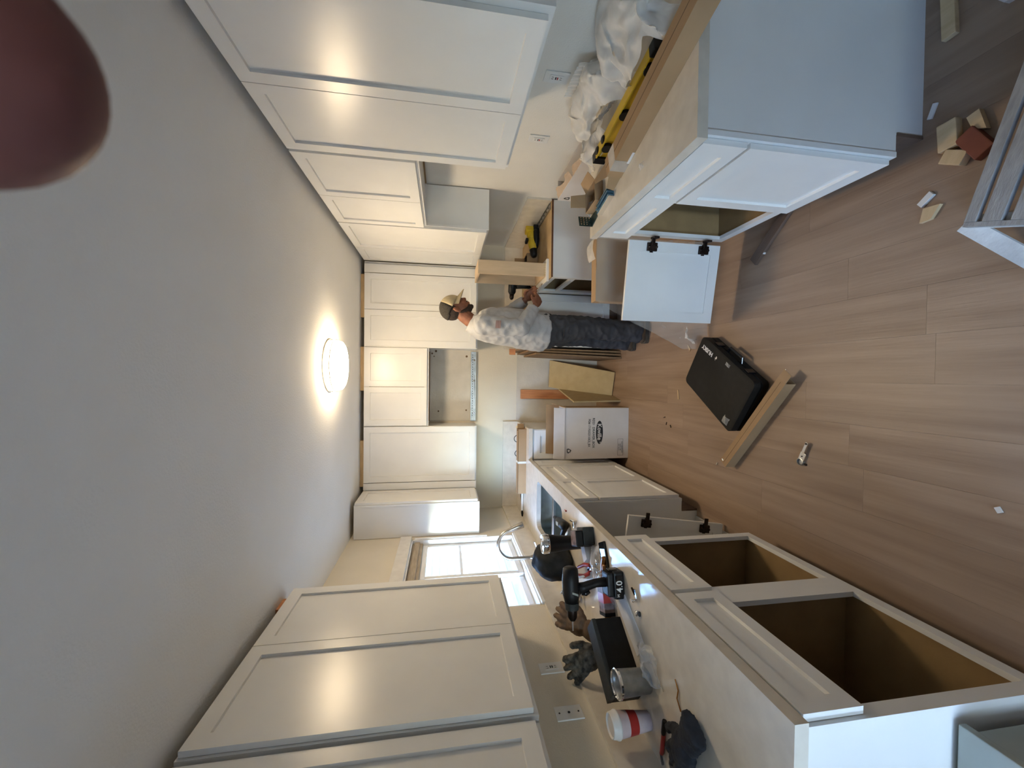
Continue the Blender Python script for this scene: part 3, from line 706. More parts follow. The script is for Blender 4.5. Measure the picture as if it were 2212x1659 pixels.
# ---------------------------------------------------------------- unfinished cabinet in the right corner and its tools
TZ = BZ+.0005
t = thing('drawer_box', 'pale wooden drawer box stood on its white front on the corner cabinet', 'drawer', (.885, 3.42, TZ))
part(t, 'drawer_front', MB().box(-.098, .085, -.20, .20, 0, .0195, .001), 'cabinet_white')
part(t, 'side_board', MB().box(-.055, .055, -.172, -.158, .021, .575, .001), 'maple'); part(t, 'side_board', MB().box(-.055, .055, .158, .172, .021, .575, .001), 'maple')
part(t, 'front_board', MB().box(-.055, .055, -.1575, .1575, .021, .035), 'maple'); part(t, 'rear_board', MB().box(-.055, .055, -.1575, .1575, .561, .575), 'maple')
part(t, 'bottom_board', MB().box(.040, .047, -.1575, .1575, .0355, .5605), 'maple')
for k in range(5): part(t, 'dovetail', MB().box(-.045+k*.02, -.035+k*.02, -.1732, -.158, .0205, .0365), 'pine')
t = thing('cordless_saw', 'yellow and black cordless saw lying on the corner cabinet', 'power tool', (1.245, 3.60, TZ), .25)
part(t, 'body', MB().ball((-.03,0,.055), (.085,.04,.045)).ball((.05,0,.06), (.06,.038,.05)).box(.0,.06,-.035,.035,.02,.09,.01), 'yellow_tool', smooth='all')
part(t, 'motor_cover', MB().box(.068, .118, -.038, .038, .05, .12, .008), 'yellow_tool')
part(t, 'grip', MB().tube([(-.07,0,.035),(-.01,-.035,.03),(.06,-.036,.03)], .026, 12, round_caps=True), 'black_plastic', smooth='all')
part(t, 'battery', MB().box(.05, .135, -.042, .042, 0, .05, .008), 'black_plastic')
part(t, 'front_housing', MB().tube([(-.10,0,.055),(-.15,0,.05),(-.17,0,.045)], [.036,.03,.02], 14), 'black_plastic', smooth='all')
part(t, 'trigger', MB().box(-.03, 0, -.03, .03, .10, .125, .006), 'black_plastic')
t = thing('parts_box', 'small open cardboard box of dark hardware beside the drawer box', 'cardboard box', (1.07, 3.70, TZ), .1)
part(t, 'box_body', openbox(MB(), -.06, .06, -.07, .07, 0, .10, .003), 'cardboard')
part(t, 'rear_flap', MB().box(-.06, .06, .068, .071, .10, .19), 'cardboard')
rr = random.Random(5); m = MB()
for k in range(14): m.box(*(lambda x, y, z: (x-.018, x+.018, y-.012, y+.012, z-.009, z+.009))(rr.uniform(-.035,.035), rr.uniform(-.05,.05), .03+.008*k*.8), .003)
part(t, 'hardware', m, 'dark_metal', kind='stuff')
t = thing('drawer_slide', 'dark steel drawer slide lying on the corner cabinet by right wall', 'drawer slide', (1.375, 3.46, TZ), R(1))
part(t, 'outer_rail', MB().box(-.024, .024, -.28, .28, 0, .004).box(-.024, -.019, -.28, .28, .004, .013).box(.019, .024, -.28, .28, .004, .013), 'galvanised')
part(t, 'inner_rail', MB().box(-.013, .013, -.275, .26, .0045, .009), 'steel')
for k in range(7): part(t, 'slot', MB().box(-.006, .006, -.25+k*.075, -.222+k*.075, .009, .0096, .0), 'black_ink')
t = thing('cordless_drill', 'black cordless drill standing in the far corner behind the man\'s hands', 'power tool', (.845, 3.68, TZ), -.3)
part(t, 'battery', MB().box(-.035, .045, -.035, .035, 0, .05, .008), 'black_plastic'); part(t, 'grip', MB().tube([(0,0,.05),(.0,0,.12),(-.005,0,.19)], [(.02,.026)]*3, 12), 'black_plastic', smooth='all')
part(t, 'body', MB().tube([(.06,0,.225),(.04,0,.225),(-.06,0,.225),(-.08,0,.225)], [.03,.036,.036,.025], 14), 'black_plastic', smooth='all')
part(t, 'chuck', MB().tube([(-.08,0,.225),(-.115,0,.225),(-.13,0,.225)], [.022,.02,.01], 12), 'dark_metal', smooth='all')
solo('cardboard_scrap', MB().box(-.025, .025, -.002, .002, 0, .07), 'cardboard', 'small cardboard scrap propped in front of the far drill', 'cardboard', (.815+.03, 3.60, TZ), .2)

# fridge gap: flat white carton against the wall, cardboard-faced box wrapped in film
t = thing('carton', 'white carton with recycling mark in the fridge gap, top flaps torn open', 'carton', (1.35, 2.57, 0))
part(t, 'box_body', openbox(MB(), -.07, .07, -.38, .275, 0, .915, .005), 'carton_white')
part(t, 'torn_flap', crumple(14, 3, lambda u, v: (-.066+.035*v, -.06+.33*u, .915+.038*v*(.6+.4*math.sin(u*11))), .006, 22, 2), 'kraft_light', smooth=False, label='torn brown flap edge')
part(t, 'torn_flap', crumple(12, 3, lambda u, v: (-.066+.03*v, -.37+.29*u, .915+.024*v*(.6+.4*math.sin(u*9+1))), .005, 22, 5), 'kraft_light', label='torn brown flap edge')
recycle(t, frameM((-.0708, .232, .858), (0,-1,0), (0,0,1)), .024)
t = thing('wrapped_panel', 'brown cardboard-faced panel wrapped in clear film behind the open door', 'wrapped panel', (.715, 2.56, 0))
part(t, 'panel', MB().box(-.21, .20, -.04, .04, .0, .742, .003), 'cardboard')
part(t, 'wrap', crumple(30, 40, lambda u, v: (-.215+.42*u-(1-u)**2*(.30*min(1, 1.3*v)), -.050-.02*(1+math.sin(u*5+v*3))*v-.10*v*v*(1-u), .743-.735*v), .007, 11, 1), 'clear_film', smooth='all', label='loose clear plastic film hanging to the floor')
part(t, 'wrap_top', crumple(14, 5, lambda u, v: (.06+.14*u, -.05+.11*v, .750+.02*math.sin(u*3.1)), .006, 14, 3), 'clear_film', smooth='all')
solo('plastic_film', crumple(12, 14, lambda u, v: (-.05+.12*u*(1-v*.5), -.04+.08*u+.22*v*.4, .012+.10*(1-v)*(1-abs(u-.5))), .016, 22, 4), 'foam_film', 'bunched clear plastic film on the floor behind the open door', 'plastic film', (.30, 2.52, 0), smooth='all')

# ================================================================ right worktop
# long cardboard tube box across the worktop
ax = Vector((-.275,.961,0)); ang = math.atan2(ax.y, ax.x)-PI/2
t = thing('long_box', 'long square brown cardboard box lying diagonally on right worktop, end overhanging', 'cardboard box', (1.014+.045, 1.46, CT+.0005), ang)
m = MB()
for a, b, c, d in ((-.046,.046,0,.003),(-.046,.046,.0665,.0695),(-.046,-.043,.003,.0665),(.043,.046,.003,.0665)): m.box(a, b, -.37, .335, c, d)
part(t, 'box_body', m, 'cardboard')
part(t, 'opening_shade', MB().box(-.043, .043, -.33, -.325, .003, .0665), 'cardboard_dark')  # dark sheet stands in for the shade inside the open end
part(t, 'flap', MB().hull([(-.046,.335,.0665),(.03,.335,.0665),(.03,.338,.068),(-.046,.338,.068),(-.03,.40,.095),(.0,.41,.095),(.0,.413,.097),(-.03,.403,.097)]), 'cardboard')
part(t, 'flap', MB().hull([(-.046,.335,.003),(-.043,.335,.003),(-.058,.40,.01),(-.061,.40,.01),(-.046,.335,.06),(-.043,.335,.06),(-.058,.39,.05),(-.061,.39,.05)]), 'cardboard')
part(t, 'tape', MB().box(-.0466, .0466, .24, .30, -.0003, .07), 'clear_film')
part(t, 'tape_highlight', MB().box(-.0472, -.0462, .19, .25, .001, .012), 'white_plastic')
part(t, 'seam', MB().box(-.002, .002, -.368, .333, .0694, .0698), 'cardboard_dark')
# spirit level
lx0, lx1 = Vector((1.20,1.36,0)), Vector((1.10,1.99,0)); la = math.atan2((lx1-lx0).y, (lx1-lx0).x)-PI/2
t = thing('spirit_level', 'yellow spirit level with black end caps between foam wrap and long box', 'spirit level', ((lx0+lx1)/2+Vector((0.01,0,CT+.0005))), la)
part(t, 'beam', MB().box(-.022, .022, -.29, .29, 0, .006).box(-.022, .022, -.29, .29, .054, .06).box(-.010, .010, -.29, .29, .006, .054), 'yellow_tool')
for s in (-1, 1): part(t, 'end_cap', MB().box(-.0235, .0235, s*.29-.02, s*.29+.02, -.0002, .0615, .004), 'black_plastic')
for y in (-.22, .0, .20): part(t, 'vial_window', MB().lathe([(.024,-.0245),(.026,-.0235),(.026,.0235),(.024,.0245)], 18, axis=(1,0,0), o=(0, y, .03)), 'black_plastic')
for y in (.17, .245): part(t, 'grip', MB().lathe([(.001,0),(.018,0),(.019,.004),(.012,.008)], 18, o=(0, y, .0598)), 'black_plastic')
# foam wrap heap
def foam(seed, cx, cy, rx, ry, h, px, name_lab):
    def fn(u, v):
        a = (u-.5)*2; b = (v-.5)*2; rr_ = max(0, 1-(a*a+b*b)*.62)
        return (a*rx, b*ry, .012+h*rr_**.7)
    o = crumple(30, 30, fn, .05, px, seed)
    for vv in o.bm.verts: vv.co.z = max(vv.co.z, .004); vv.co.x = min(vv.co.x, XR-.006-cx)
    return solo('foam_wrap', o, 'foam_film', name_lab, 'packing foam', (cx, cy, CT), smooth='all')
foam(1, 1.312, 1.82, .118, .27, .20, 8, 'crumpled heap of translucent white foam wrap on right worktop, ribbed part under outlet')
foam(6, 1.31, 1.43, .13, .20, .19, 9, 'crumpled translucent foam wrap on right worktop nearest the cabinet end')
foam(11, 1.225, 1.98, .10, .15, .07, 11, 'low flap of foam wrap on right worktop beside the spirit level')
# ribbed foam sheet
m = MB()
rows = []
for i in range(41):
    x = -.10+.20*i/40; z = .012*math.sin(i*PI*.8)*.5
    rows.append((x, z))
solo('ribbed_foam', crumple(44, 8, lambda u, v: (.02*math.sin(v*2.5)+.004*math.sin(u*60), -.12+.22*u, .03+.21*v), .006, 6, 8), 'foam_film', 'ribbed white foam sheet standing in the foam wrap below the wall outlet', 'packing foam', (1.335, 1.80, CT), smooth='all')
# small open box and blue steel runner
t = thing('parts_box', 'small open brown cardboard box at the far corner of right worktop', 'cardboard box', (.955, 2.055, CT+.0005), .12)
part(t, 'box_body', openbox(MB(), -.055, .055, -.07, .07, 0, .045, .003), 'cardboard')
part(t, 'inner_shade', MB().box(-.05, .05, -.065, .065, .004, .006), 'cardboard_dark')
part(t, 'flap', MB().hull([(-.02,.069,.045),(.055,.069,.045),(.055,.072,.045),(-.02,.072,.045),(-.02,.08,.125),(.05,.085,.12),(.05,.088,.12),(-.02,.083,.125)]), 'cardboard')
part(t, 'flap', MB().hull([(.055,-.07,.045),(.058,-.07,.045),(.058,.06,.045),(.055,.06,.045),(.10,-.06,.075),(.103,-.06,.075),(.103,.05,.075),(.10,.05,.075)]), 'cardboard')
t = thing('drawer_runner', 'shiny blue-grey steel runner lying beside the small open box', 'drawer slide', (.884, 1.925, CT+.0005), .22)
part(t, 'channel', MB().box(-.024, .024, -.075, .075, 0, .004).box(-.024, -.018, -.075, .075, .004, .03).box(-.006, .002, -.075, .075, .004, .034).box(.016, .022, -.075, .075, .004, .03), 'blue_steel')
part(t, 'edge_rail', MB().box(-.030, -.0245, -.075, .075, .0, .028, .002), 'chrome')
t = thing('mounting_bracket', 'dark perforated steel bracket on the tip of the right worktop', 'bracket', (.872, 2.105, CT+.0005), .35)
part(t, 'base_plate', MB().box(-.03, .03, -.04, .035, 0, .004), 'pcb_green'); part(t, 'upright_plate', MB().box(-.03, .03, .035, .039, 0, .075), 'pcb_green')
for i in range(4):
    for j in range(4): part(t, 'hole_rim', MB().box(-.024+i*.014, -.017+i*.014, .0335, .0352, .012+j*.016, .019+j*.016), 'chrome')
solo('plastic_wrap', crumple(10, 8, lambda u, v: (-.04+.08*u, -.03+.06*v, .01+.025*math.sin(u*3.1)*math.sin(v*3.1)), .014, 26, 3), 'clear_bag', 'little crumple of clear plastic on right worktop by the perforated bracket', 'plastic wrap', (.93, 2.13, CT), smooth='all')
solo('plastic_bag', crumple(8, 8, lambda u, v: (-.014+.028*u, -.016+.032*v, .003+.006*math.sin(u*3.1)), .006, 50, 3), 'clear_bag', 'tiny clear plastic scrap alone on right worktop near its front edge', 'plastic wrap', (.872, 1.565, CT), smooth='all')

# ================================================================ left worktop
Z = CT+.0005
t = thing('tumbler', 'tall black insulated tumbler with shiny silver lid by the sink', 'tumbler', (-.945, 2.22, Z))
part(t, 'cup', MB().lathe([(.036,0),(.038,.004),(.040,.10),(.050,.19),(.052,.205)], 32), 'black_plastic', smooth=True)
part(t, 'lid', MB().lathe([(.0525,.203),(.054,.212),(.054,.232),(.050,.240),(.044,.238),(.04,.234),(.01,.234)], 32), 'chrome', smooth=True)
part(t, 'lid_slider', MB().box(-.008, .018, -.01, .01, .2345, .243, .003), 'white_plastic')
t = thing('battery_charger', 'grey-black battery block with pinkish label in front of the tumbler', 'battery', (-.855, 2.085, Z), .35)
part(t, 'body', MB().box(-.045, .045, -.055, .055, 0, .062, .006), 'grey_plastic')
part(t, 'top_cover', MB().box(-.052, .03, -.05, .05, .062, .10, .006), 'black_plastic')
part(t, 'label', MB().box(-.053, -.0515, -.045, .045, .008, .058), 'label_pinkgrey'); part(t, 'label', MB().box(-.045, .028, -.042, .045, .0999, .1008), 'label_pinkgrey')
part(t, 'button', MB().box(.02, .035, -.0565, -.054, .012, .025, .001), 'black_ink')
t = thing('phone', 'black smartphone lying face up near the worktop edge, screen mirroring the window', 'phone', (-.893, 1.884, Z), R(28)+PI/2)
part(t, 'case', MB().box(-.040, .040, -.079, .079, 0, .0105, .004), 'black_gloss'); part(t, 'screen', MB().box(-.036, .036, -.074, .074, .0104, .0112), 'glass_screen')
# cordless drill standing on its battery
t = thing('cordless_drill', 'big black cordless drill standing on its battery on left worktop', 'power tool', (-.925, 1.705, Z), R(12))
part(t, 'battery', MB().box(-.055, .062, -.042, .042, 0, .048, .010).box(-.045, .055, -.036, .036, .045, .075, .008), 'black_plastic')
part(t, 'battery_latch', MB().box(.058, .066, -.02, .02, .02, .06, .004), 'black_gloss')
part(t, 'grip', MB().tube([(.012,0,.06),(.010,0,.12),(-.002,0,.17),(-.008,0,.20)], [(.024,.021),(.021,.018),(.021,.020),(.026,.024)], 16), 'black_plastic', smooth='all')
part(t, 'trigger', MB().tube([(-.022,0,.15),(-.03,0,.165),(-.028,0,.185)], [.009,.011,.009], 10), 'black_gloss', smooth='all')
part(t, 'body', MB().tube([(.085,0,.232),(.078,0,.232),(.03,0,.235),(-.03,0,.235),(-.062,0,.233)], [.024,.033,.037,.036,.030], 20), 'black_plastic', smooth='all')
part(t, 'clutch_ring', MB().tube([(-.062,0,.233),(-.09,0,.233)], [.031,.029], 20), 'grey_plastic', smooth=True)
part(t, 'chuck', MB().tube([(-.09,0,.233),(-.12,0,.233),(-.135,0,.233)], [.022,.021,.012], 16), 'dark_metal', smooth=True)
part(t, 'bit', MB().tube([(-.135,0,.233),(-.175,0,.233)], .004, 8), 'chrome')
part(t, 'side_stripe', MB().hull([(-.028,-.0385,.214),(-.020,-.0385,.214),(-.020,-.035,.214),(-.028,-.035,.214),(-.018,-.0385,.24),(-.010,-.0385,.24),(-.010,-.035,.24),(-.018,-.035,.24)]), 'box_grey')
lab = part(t, 'battery_label', MB().box(-.045, .045, -.0432, -.0425, .006, .042, .0), 'black_gloss')
textmesh(lab, 'lettering', '4.0', .040, 'white_ink', frameM((.0, -.0438, .024), (1,0,0), (0,0,1)), .0006)
textmesh(lab, 'lettering', 'H', .016, 'white_ink', frameM((-.037, -.0438, .032), (1,0,0), (0,0,1)), .0004)
# black bag behind the tumbler
def lump(seed, rx, ry, rz, amp, sc, seg=40):
    m = MB(); m.ball((0,0,rz*.82), (rx, ry, rz), seg=seg, rg=26)
    for v in m.bm.verts:
        d = v.co.normalized(); q = v.co*sc+Vector((seed, 0, seed*2))
        v.co += d*amp*((1-2*abs(noise.noise(q)))+.6*noise.noise(q*2.2)); v.co.z = max(v.co.z, 0)
    return m
solo('black_bag', lump(3, .10, .14, .12, .022, 9), 'dark_fabric', 'crumpled black fabric bag on left worktop behind the tumbler', 'bag', (-1.155, 2.47, Z), smooth='all')
t = thing('caulking_gun', 'black caulking tool with grey label lying at the sink edge', 'hand tool', (-.945, 2.52, Z), R(8))
part(t, 'barrel', MB().tube([(0,-.06,.035),(0,.03,.035),(0,.09,.03)], [.03,.03,.024], 14, round_caps=True), 'black_plastic', smooth='all')
part(t, 'nozzle', MB().tube([(0,.09,.03),(0,.20,.026)], [.017,.012], 12, round_caps=True), 'black_plastic', smooth='all')
part(t, 'grip', MB().tube([(-.02,-.05,.03),(-.07,.02,.025),(-.10,.05,.02)], [.018,.016,.013], 10, round_caps=True), 'black_plastic', smooth='all')
part(t, 'label', MB().box(-.012, .012, -.02, .03, .062, .066, .001), 'box_grey')
t = thing('cabinet_hinge', 'chrome hinge lying on the worktop between sink and edge', 'hinge', (-.898, 2.36, Z), .2)
part(t, 'cup', MB().lathe([(.018,0),(.018,.011),(.015,.012)], 16), 'chrome', smooth=True); part(t, 'arm', MB().box(.016, .03, -.035, .05, .004, .016, .003), 'chrome')
solo('screw', MB().tube([(0,-.018,.004),(0,.018,.004)], [.003,.0022], 8).lathe([(.0055,0),(.0055,.003)], 10, axis=(0,-1,0), o=(0,-.018,.0055)), 'red_plastic', 'small red-brown wall plug lying near the sink corner', 'screw', (-.868, 2.545, Z), .1)
# hardware bags and hand tools between tumbler and drill
t = thing('hardware_bag', 'clear bag of silver screws lying between battery block and drill', 'hardware bag', (-.955, 1.975, Z), .3)
part(t, 'film', crumple(16, 12, lambda u, v: (-.085+.17*u, -.06+.12*v, .012+.028*math.sin(u*3.14)*math.sin(v*3.14)), .008, 30, 2), 'clear_bag', smooth='all')
rr = random.Random(8); m = MB()
for k in range(34):
    x, y = rr.uniform(-.06,.06), rr.uniform(-.042,.042); a = rr.uniform(0, 6.3); d = Vector((math.cos(a), math.sin(a), rr.uniform(-.3,.3)))*.012; c = Vector((x, y, .006+rr.uniform(0,.014)))
    m.tube([c-d, c+d], [.0022,.0016], 6)
part(t, 'screws', m, 'chrome', kind='stuff')
t = thing('pliers', 'red and white handled pliers standing up beside the black bag', 'hand tool', (-1.03, 2.06, Z), .5)
part(t, 'handle', MB().tube([(-.02,-.02,.03),(-.028,.03,.04),(-.02,.09,.06)], [.010,.011,.009], 12, round_caps=True), 'red_plastic', smooth='all')
part(t, 'handle', MB().tube([(.02,-.02,.02),(.028,.03,.03),(.02,.09,.045)], [.010,.011,.009], 12, round_caps=True), 'red_plastic', smooth='all')
part(t, 'head', MB().tube([(0,-.02,.02),(0,-.06,.014),(0,-.09,.010)], [.016,.013,.006], 10), 'chrome', smooth='all')
part(t, 'white_grip', MB().tube([(-.03,.0,.052),(-.032,.05,.062)], [.006,.006], 10, round_caps=True), 'white_plastic', smooth='all')
solo('fastener_box', MB().box(-.05, .05, -.03, .03, 0, .05, .002), 'paper', 'small white and grey card box leaning on the battery block', 'box', (-.93, 2.065, Z), .7)
for k, (x, y, a) in enumerate(((-.905, 1.86, 1.3), (-.94, 1.835, 1.75))):
    t = thing('screwdriver', ('amber handled screwdriver behind the drill grip, nearer the phone', 'amber handled screwdriver behind the drill grip, nearer the wall')[k], 'screwdriver', (x-.02, y+.02, Z), a+PI/2)
    part(t, 'handle', MB().lathe([(.008,-.05),(.013,-.045),(.013,.0),(.009,.02),(.011,.035)], 12, axis=(1,0,0), o=(0,0,.0135)), 'amber', smooth=True)
    part(t, 'shaft', MB().tube([(.035,0,.0135),(.11,0,.0135)], .0028, 8), 'chrome')
t = thing('screwdriver', 'long amber handled screwdriver lying between drill and black box', 'screwdriver', (-1.10, 1.87, Z), R(60))
part(t, 'handle', MB().lathe([(.009,-.09),(.015,-.083),(.015,-.02),(.010,0),(.013,.02)], 14, axis=(1,0,0), o=(0,0,.0155)), 'amber', smooth=True)
part(t, 'shaft', MB().tube([(.02,0,.0155),(.14,0,.0155)], .003, 8), 'chrome')
t = thing('fastener_packet', 'red and pinkish packet lying behind the drill battery', 'packet', (-1.035, 1.815, Z), R(20))
part(t, 'body', MB().box(-.085, .05, -.035, .035, 0, .05, .002), 'label_pinkgrey'); part(t, 'band', MB().box(-.03, .012, -.0356, .0356, -.0002, .0506), 'red_plastic'); part(t, 'dark_end', MB().box(-.0856, -.07, -.0352, .0352, .0, .0505), 'navy_fabric')
# chrome fittings heap
t = thing('tap_fittings', 'bunch of chrome plumbing fittings by the wall beyond the drill', 'plumbing parts', (-1.30, 2.22, Z), .2)
for k, (x, y, z, r, h, axx) in enumerate(((-.03,.03,.022,.022,.07,(0,.3,1)),(.02,.05,.05,.018,.06,(.5,.2,1)),(-.05,-.02,.045,.02,.05,(1,.2,.4)),(.03,-.01,.018,.018,.09,(.2,1,.1)),(-.01,.0,.085,.017,.05,(-.3,.3,1)))):
    part(t, 'fitting', MB().lathe([(r*.8,0),(r,.004),(r,h*.6),(r*.7,h*.7),(r*.7,h)], 16, axis=axx, o=(x, y, max(z, r)*1.0)), 'chrome', smooth=True)
part(t, 'hex_nut', MB().lathe([(.022,0),(.022,.02)], 6, o=(0,.06,0)), 'nickel')
t = thing('plastic_ring', 'white oval plastic ring standing in front of the chrome fittings', 'ring', (-1.215, 2.20, Z), .25)
part(t, 'ring', MB().rings([[Vector(((.040+.005*math.cos(b))*math.cos(a), .005*math.sin(b), .045+(.040+.005*math.cos(b))*math.sin(a))) for b in [2*PI*j/8 for j in range(8)]] for a in [2*PI*i/28 for i in range(28)]], closed=True), 'white_plastic', smooth='all')
part(t, 'disc', MB().lathe([(.036,-.002),(.036,.002)], 24, axis=(0,1,0), o=(0,0,.045)), 'label_pinkgrey')
# leather and camo gloves
def glove(name, lab, mat, loc, rot, sc, seed, curl=.02):
    m = MB(); m.ball((0,0,.028), (.05,.062,.026)); m.tube([(0,-.05,.026),(0,-.09,.028),(0,-.125,.03)], [(.042,.022),(.046,.022),(.054,.024)], 18)
    for k in range(4):
        x = -.036+.024*k; L = (.062,.078,.074,.06)[k]
        m.tube([(x*.9,.03,.028),(x*1.15,.05+L*.4,.032),(x*1.3,.05+L*.8,.026-curl*.3),(x*1.35,.05+L,.018)], .0125, 10, round_caps=True)
    m.tube([(.04,-.02,.026),(.066,.012,.026),(.075,.045,.022)], .0135, 10, round_caps=True)
    r = remesh(m, .006, .004, 45, 2)
    for v in r.bm.verts: v.co.z = max(v.co.z, .0005)
    r.xf(Matrix.Scale(sc, 4))
    return solo(name, r, mat, lab, 'glove', loc, rot, smooth='all')
glove('work_glove', 'tan leather work glove propped behind the black box', 'leather', (-1.255, 1.965, Z+.095), (R(42), R(14), R(8)), 1.05, 1)
glove('work_glove', 'black and grey camo glove flopped over against the wall behind the black box', 'camo_fabric', (-1.312, 1.80, Z+.098), (R(55), R(-25), R(40)), 1.05, 2)
# black box
e = Vector((-.57,-.82,0)).normalized(); ang = math.atan2(e.y, e.x)
t = thing('black_box', 'long matte black box on left worktop with gloves behind it', 'box', (-1.075, 1.705, Z), ang)
part(t, 'box_body', MB().box(0, .285, -.088, 0, 0, .128, .003).xf(Matrix.Identity(4)), 'case_black')
part(t, 'lid', MB().box(-.001, .286, -.089, .001, .118, .136, .002), 'grey_plastic')
solo('leaflet', MB().hull([(-.07,-.13,0),(.03,-.16,0),(.075,.15,0),(-.02,.17,0),(-.07,-.13,.002),(.03,-.16,.002),(.075,.15,.010),(-.02,.17,.010)]), 'paper', 'white folded leaflet lying along the front of the black box', 'paper', (-1.028, 1.63, Z), R(-22))
solo('plastic_bag', crumple(16, 10, lambda u, v: (-.07+.14*u, -.05+.10*v, .006+.022*math.sin(u*3.1)*math.sin(v*3.1)), .008, 28, 7), 'clear_bag', 'clear plastic bag with hinge parts between leaflet and drill', 'plastic bag', (-1.0, 1.80, Z+.0), .4, smooth='all')
t = thing('cabinet_hinge', 'chrome hinge parts lying in the window reflection beside the drill', 'hinge', (-.89, 1.545, Z), .6)
part(t, 'plate', MB().box(-.02, .02, -.008, .008, 0, .01, .002), 'chrome'); part(t, 'screw', MB().tube([(.0,.02,.004),(.03,.03,.006)], .004, 8), 'dark_metal'); part(t, 'post', MB().lathe([(.007,0),(.007,.018),(.003,.022)], 10, o=(-.02,.02,0)), 'chrome')
t = thing('knob', 'small chrome knob with black foot lying beside the leaflet', 'knob', (-.962, 1.535, Z), .2)
part(t, 'head', MB().lathe([(.011,0),(.011,.009),(.006,.014)], 14), 'chrome', smooth=True); part(t, 'foot', MB().box(-.006, .012, -.022, -.011, 0, .008, .002), 'black_plastic')
# tin, paper cup, marker, gloves
t = thing('steel_cup', 'dull steel cup with shiny rolled rim beside the black box', 'cup', (-1.178, 1.452, Z))
t.scale = (.93,.93,.96)
part(t, 'cup', MB().lathe([(.044,0),(.047,.004),(.052,.125),(.054,.128),(.054,.118+.012),(.0505,.126),(.046,.01),(.01,.008)], 36), 'galvanised', smooth=True)
part(t, 'rim', MB().lathe([(.052,.122),(.057,.126),(.057,.134),(.0525,.138),(.050,.132)], 36, cap=False), 'chrome', smooth=True)
solo('plastic_wrap', crumple(18, 14, lambda u, v: (-.07+.14*u, -.06+.13*v, .008+.035*math.sin(u*3.1)*math.sin(v*3.1)), .018, 22, 9), 'clear_bag', 'crumpled clear plastic in front of the steel cup', 'plastic wrap', (-1.10, 1.42, Z), .5, smooth='all')
t = thing('paper_cup', 'pink paper cup with red band and white plastic lid by the wall', 'cup', (-1.325, 1.438, Z))
t.scale = (1.03,1.03,1.06)
part(t, 'cup', MB().lathe([(.031,0),(.031,.003),(.044,.122)], 32), 'cup_pink', smooth=True)
part(t, 'band', MB().lathe([(.0368,.052),(.0393,.075),(.0405,.086)], 32, cap=False), 'red_plastic', smooth=True)
part(t, 'lid', MB().lathe([(.0445,.119),(.047,.122),(.047,.128),(.044,.132),(.041,.148),(.038,.150),(.035,.144),(.01,.144)], 32), 'cup_lid', smooth=True)
part(t, 'sip_hole', MB().box(-.006, .006, -.032, -.026, .1442, .1452, .0), 'black_ink')
t = thing('marker', 'red marker with black cap lying on left worktop', 'marker', (-1.275, 1.318, Z), R(-7))
part(t, 'barrel', MB().lathe([(.006,-.08),(.0075,-.075),(.0075,.0),(.0072,.005)], 12, axis=(1,0,0), o=(0,0,.0078)), 'red_plastic', smooth=True)
part(t, 'cap', MB().lathe([(.0078,.0),(.0085,.004),(.0085,.05),(.007,.056)], 12, axis=(-1,0,0), o=(.058,0,.0088)), 'black_plastic', smooth=True)
glove('work_glove', 'dark navy knit glove at the lower edge of left worktop', 'navy_fabric', (-1.185, 1.165, Z), (0, 0, R(65)), 1.05, 3)
solo('loose_thread', MB().tube([(0,0,.002),(.03,.02,.004),(.06,.015,.003),(.085,.035,.003)], .0022, 6), 'amber', 'short brown cord end trailing from the navy glove', 'cord', (-1.115, 1.225, Z))
t = thing('putty_knife', 'dark blue-black handled scraper leaning on backsplash at picture edge', 'hand tool', (-1.345, 1.245, Z+.022), (R(12), R(-8), R(30)))
part(t, 'handle', MB().tube([(0,.0,.0),(0,.05,.035),(0,.10,.075)], [(.011,.014),(.016,.018),(.012,.015)], 14, round_caps=True), 'navy_fabric', smooth='all'); part(t, 'blade', MB().box(-.03, .03, -.08, .0, -.006, -.0045), 'steel')
solo('pencil_stub', MB().lathe([(.004,-.02),(.004,.015),(.001,.02)], 8, axis=(1,0,0), o=(0,0,.004)), 'dark_metal', 'dark stub lying beside the paper cup', 'pencil', (-1.375, 1.335, Z), R(30))

# dishwasher gap: loose door leaning against the sink cabinet
t = thing('loose_door', 'white cabinet door with two dark hinges leaning inside the dishwasher gap', 'cabinet door', (-.885, 2.215, .018), (0, 0, 0))
d = shaker(t, 'door', -.37, .0, 0, .60, y0=0)
for z in (.12, .49):
    h = hinge_cup(d, -.036, 0, z, -1); part(d, 'hinge_arm', MB().box(-.03, .03, -.02, -.012, z-.011, z+.011, .002), 'dark_metal')
t['label'] = 'white cabinet door with two dark hinges leaning inside the dishwasher gap'
t.rotation_euler = (R(-4), R(6.5), 0)
solo('floor_rubble', MB().box(-.22, .0, -.28, .30, 0, .012, .003), 'drywall_patch', 'broken patch of bare pale subfloor in the dishwasher gap', 'rubble', (-.93, 2.2, .001))

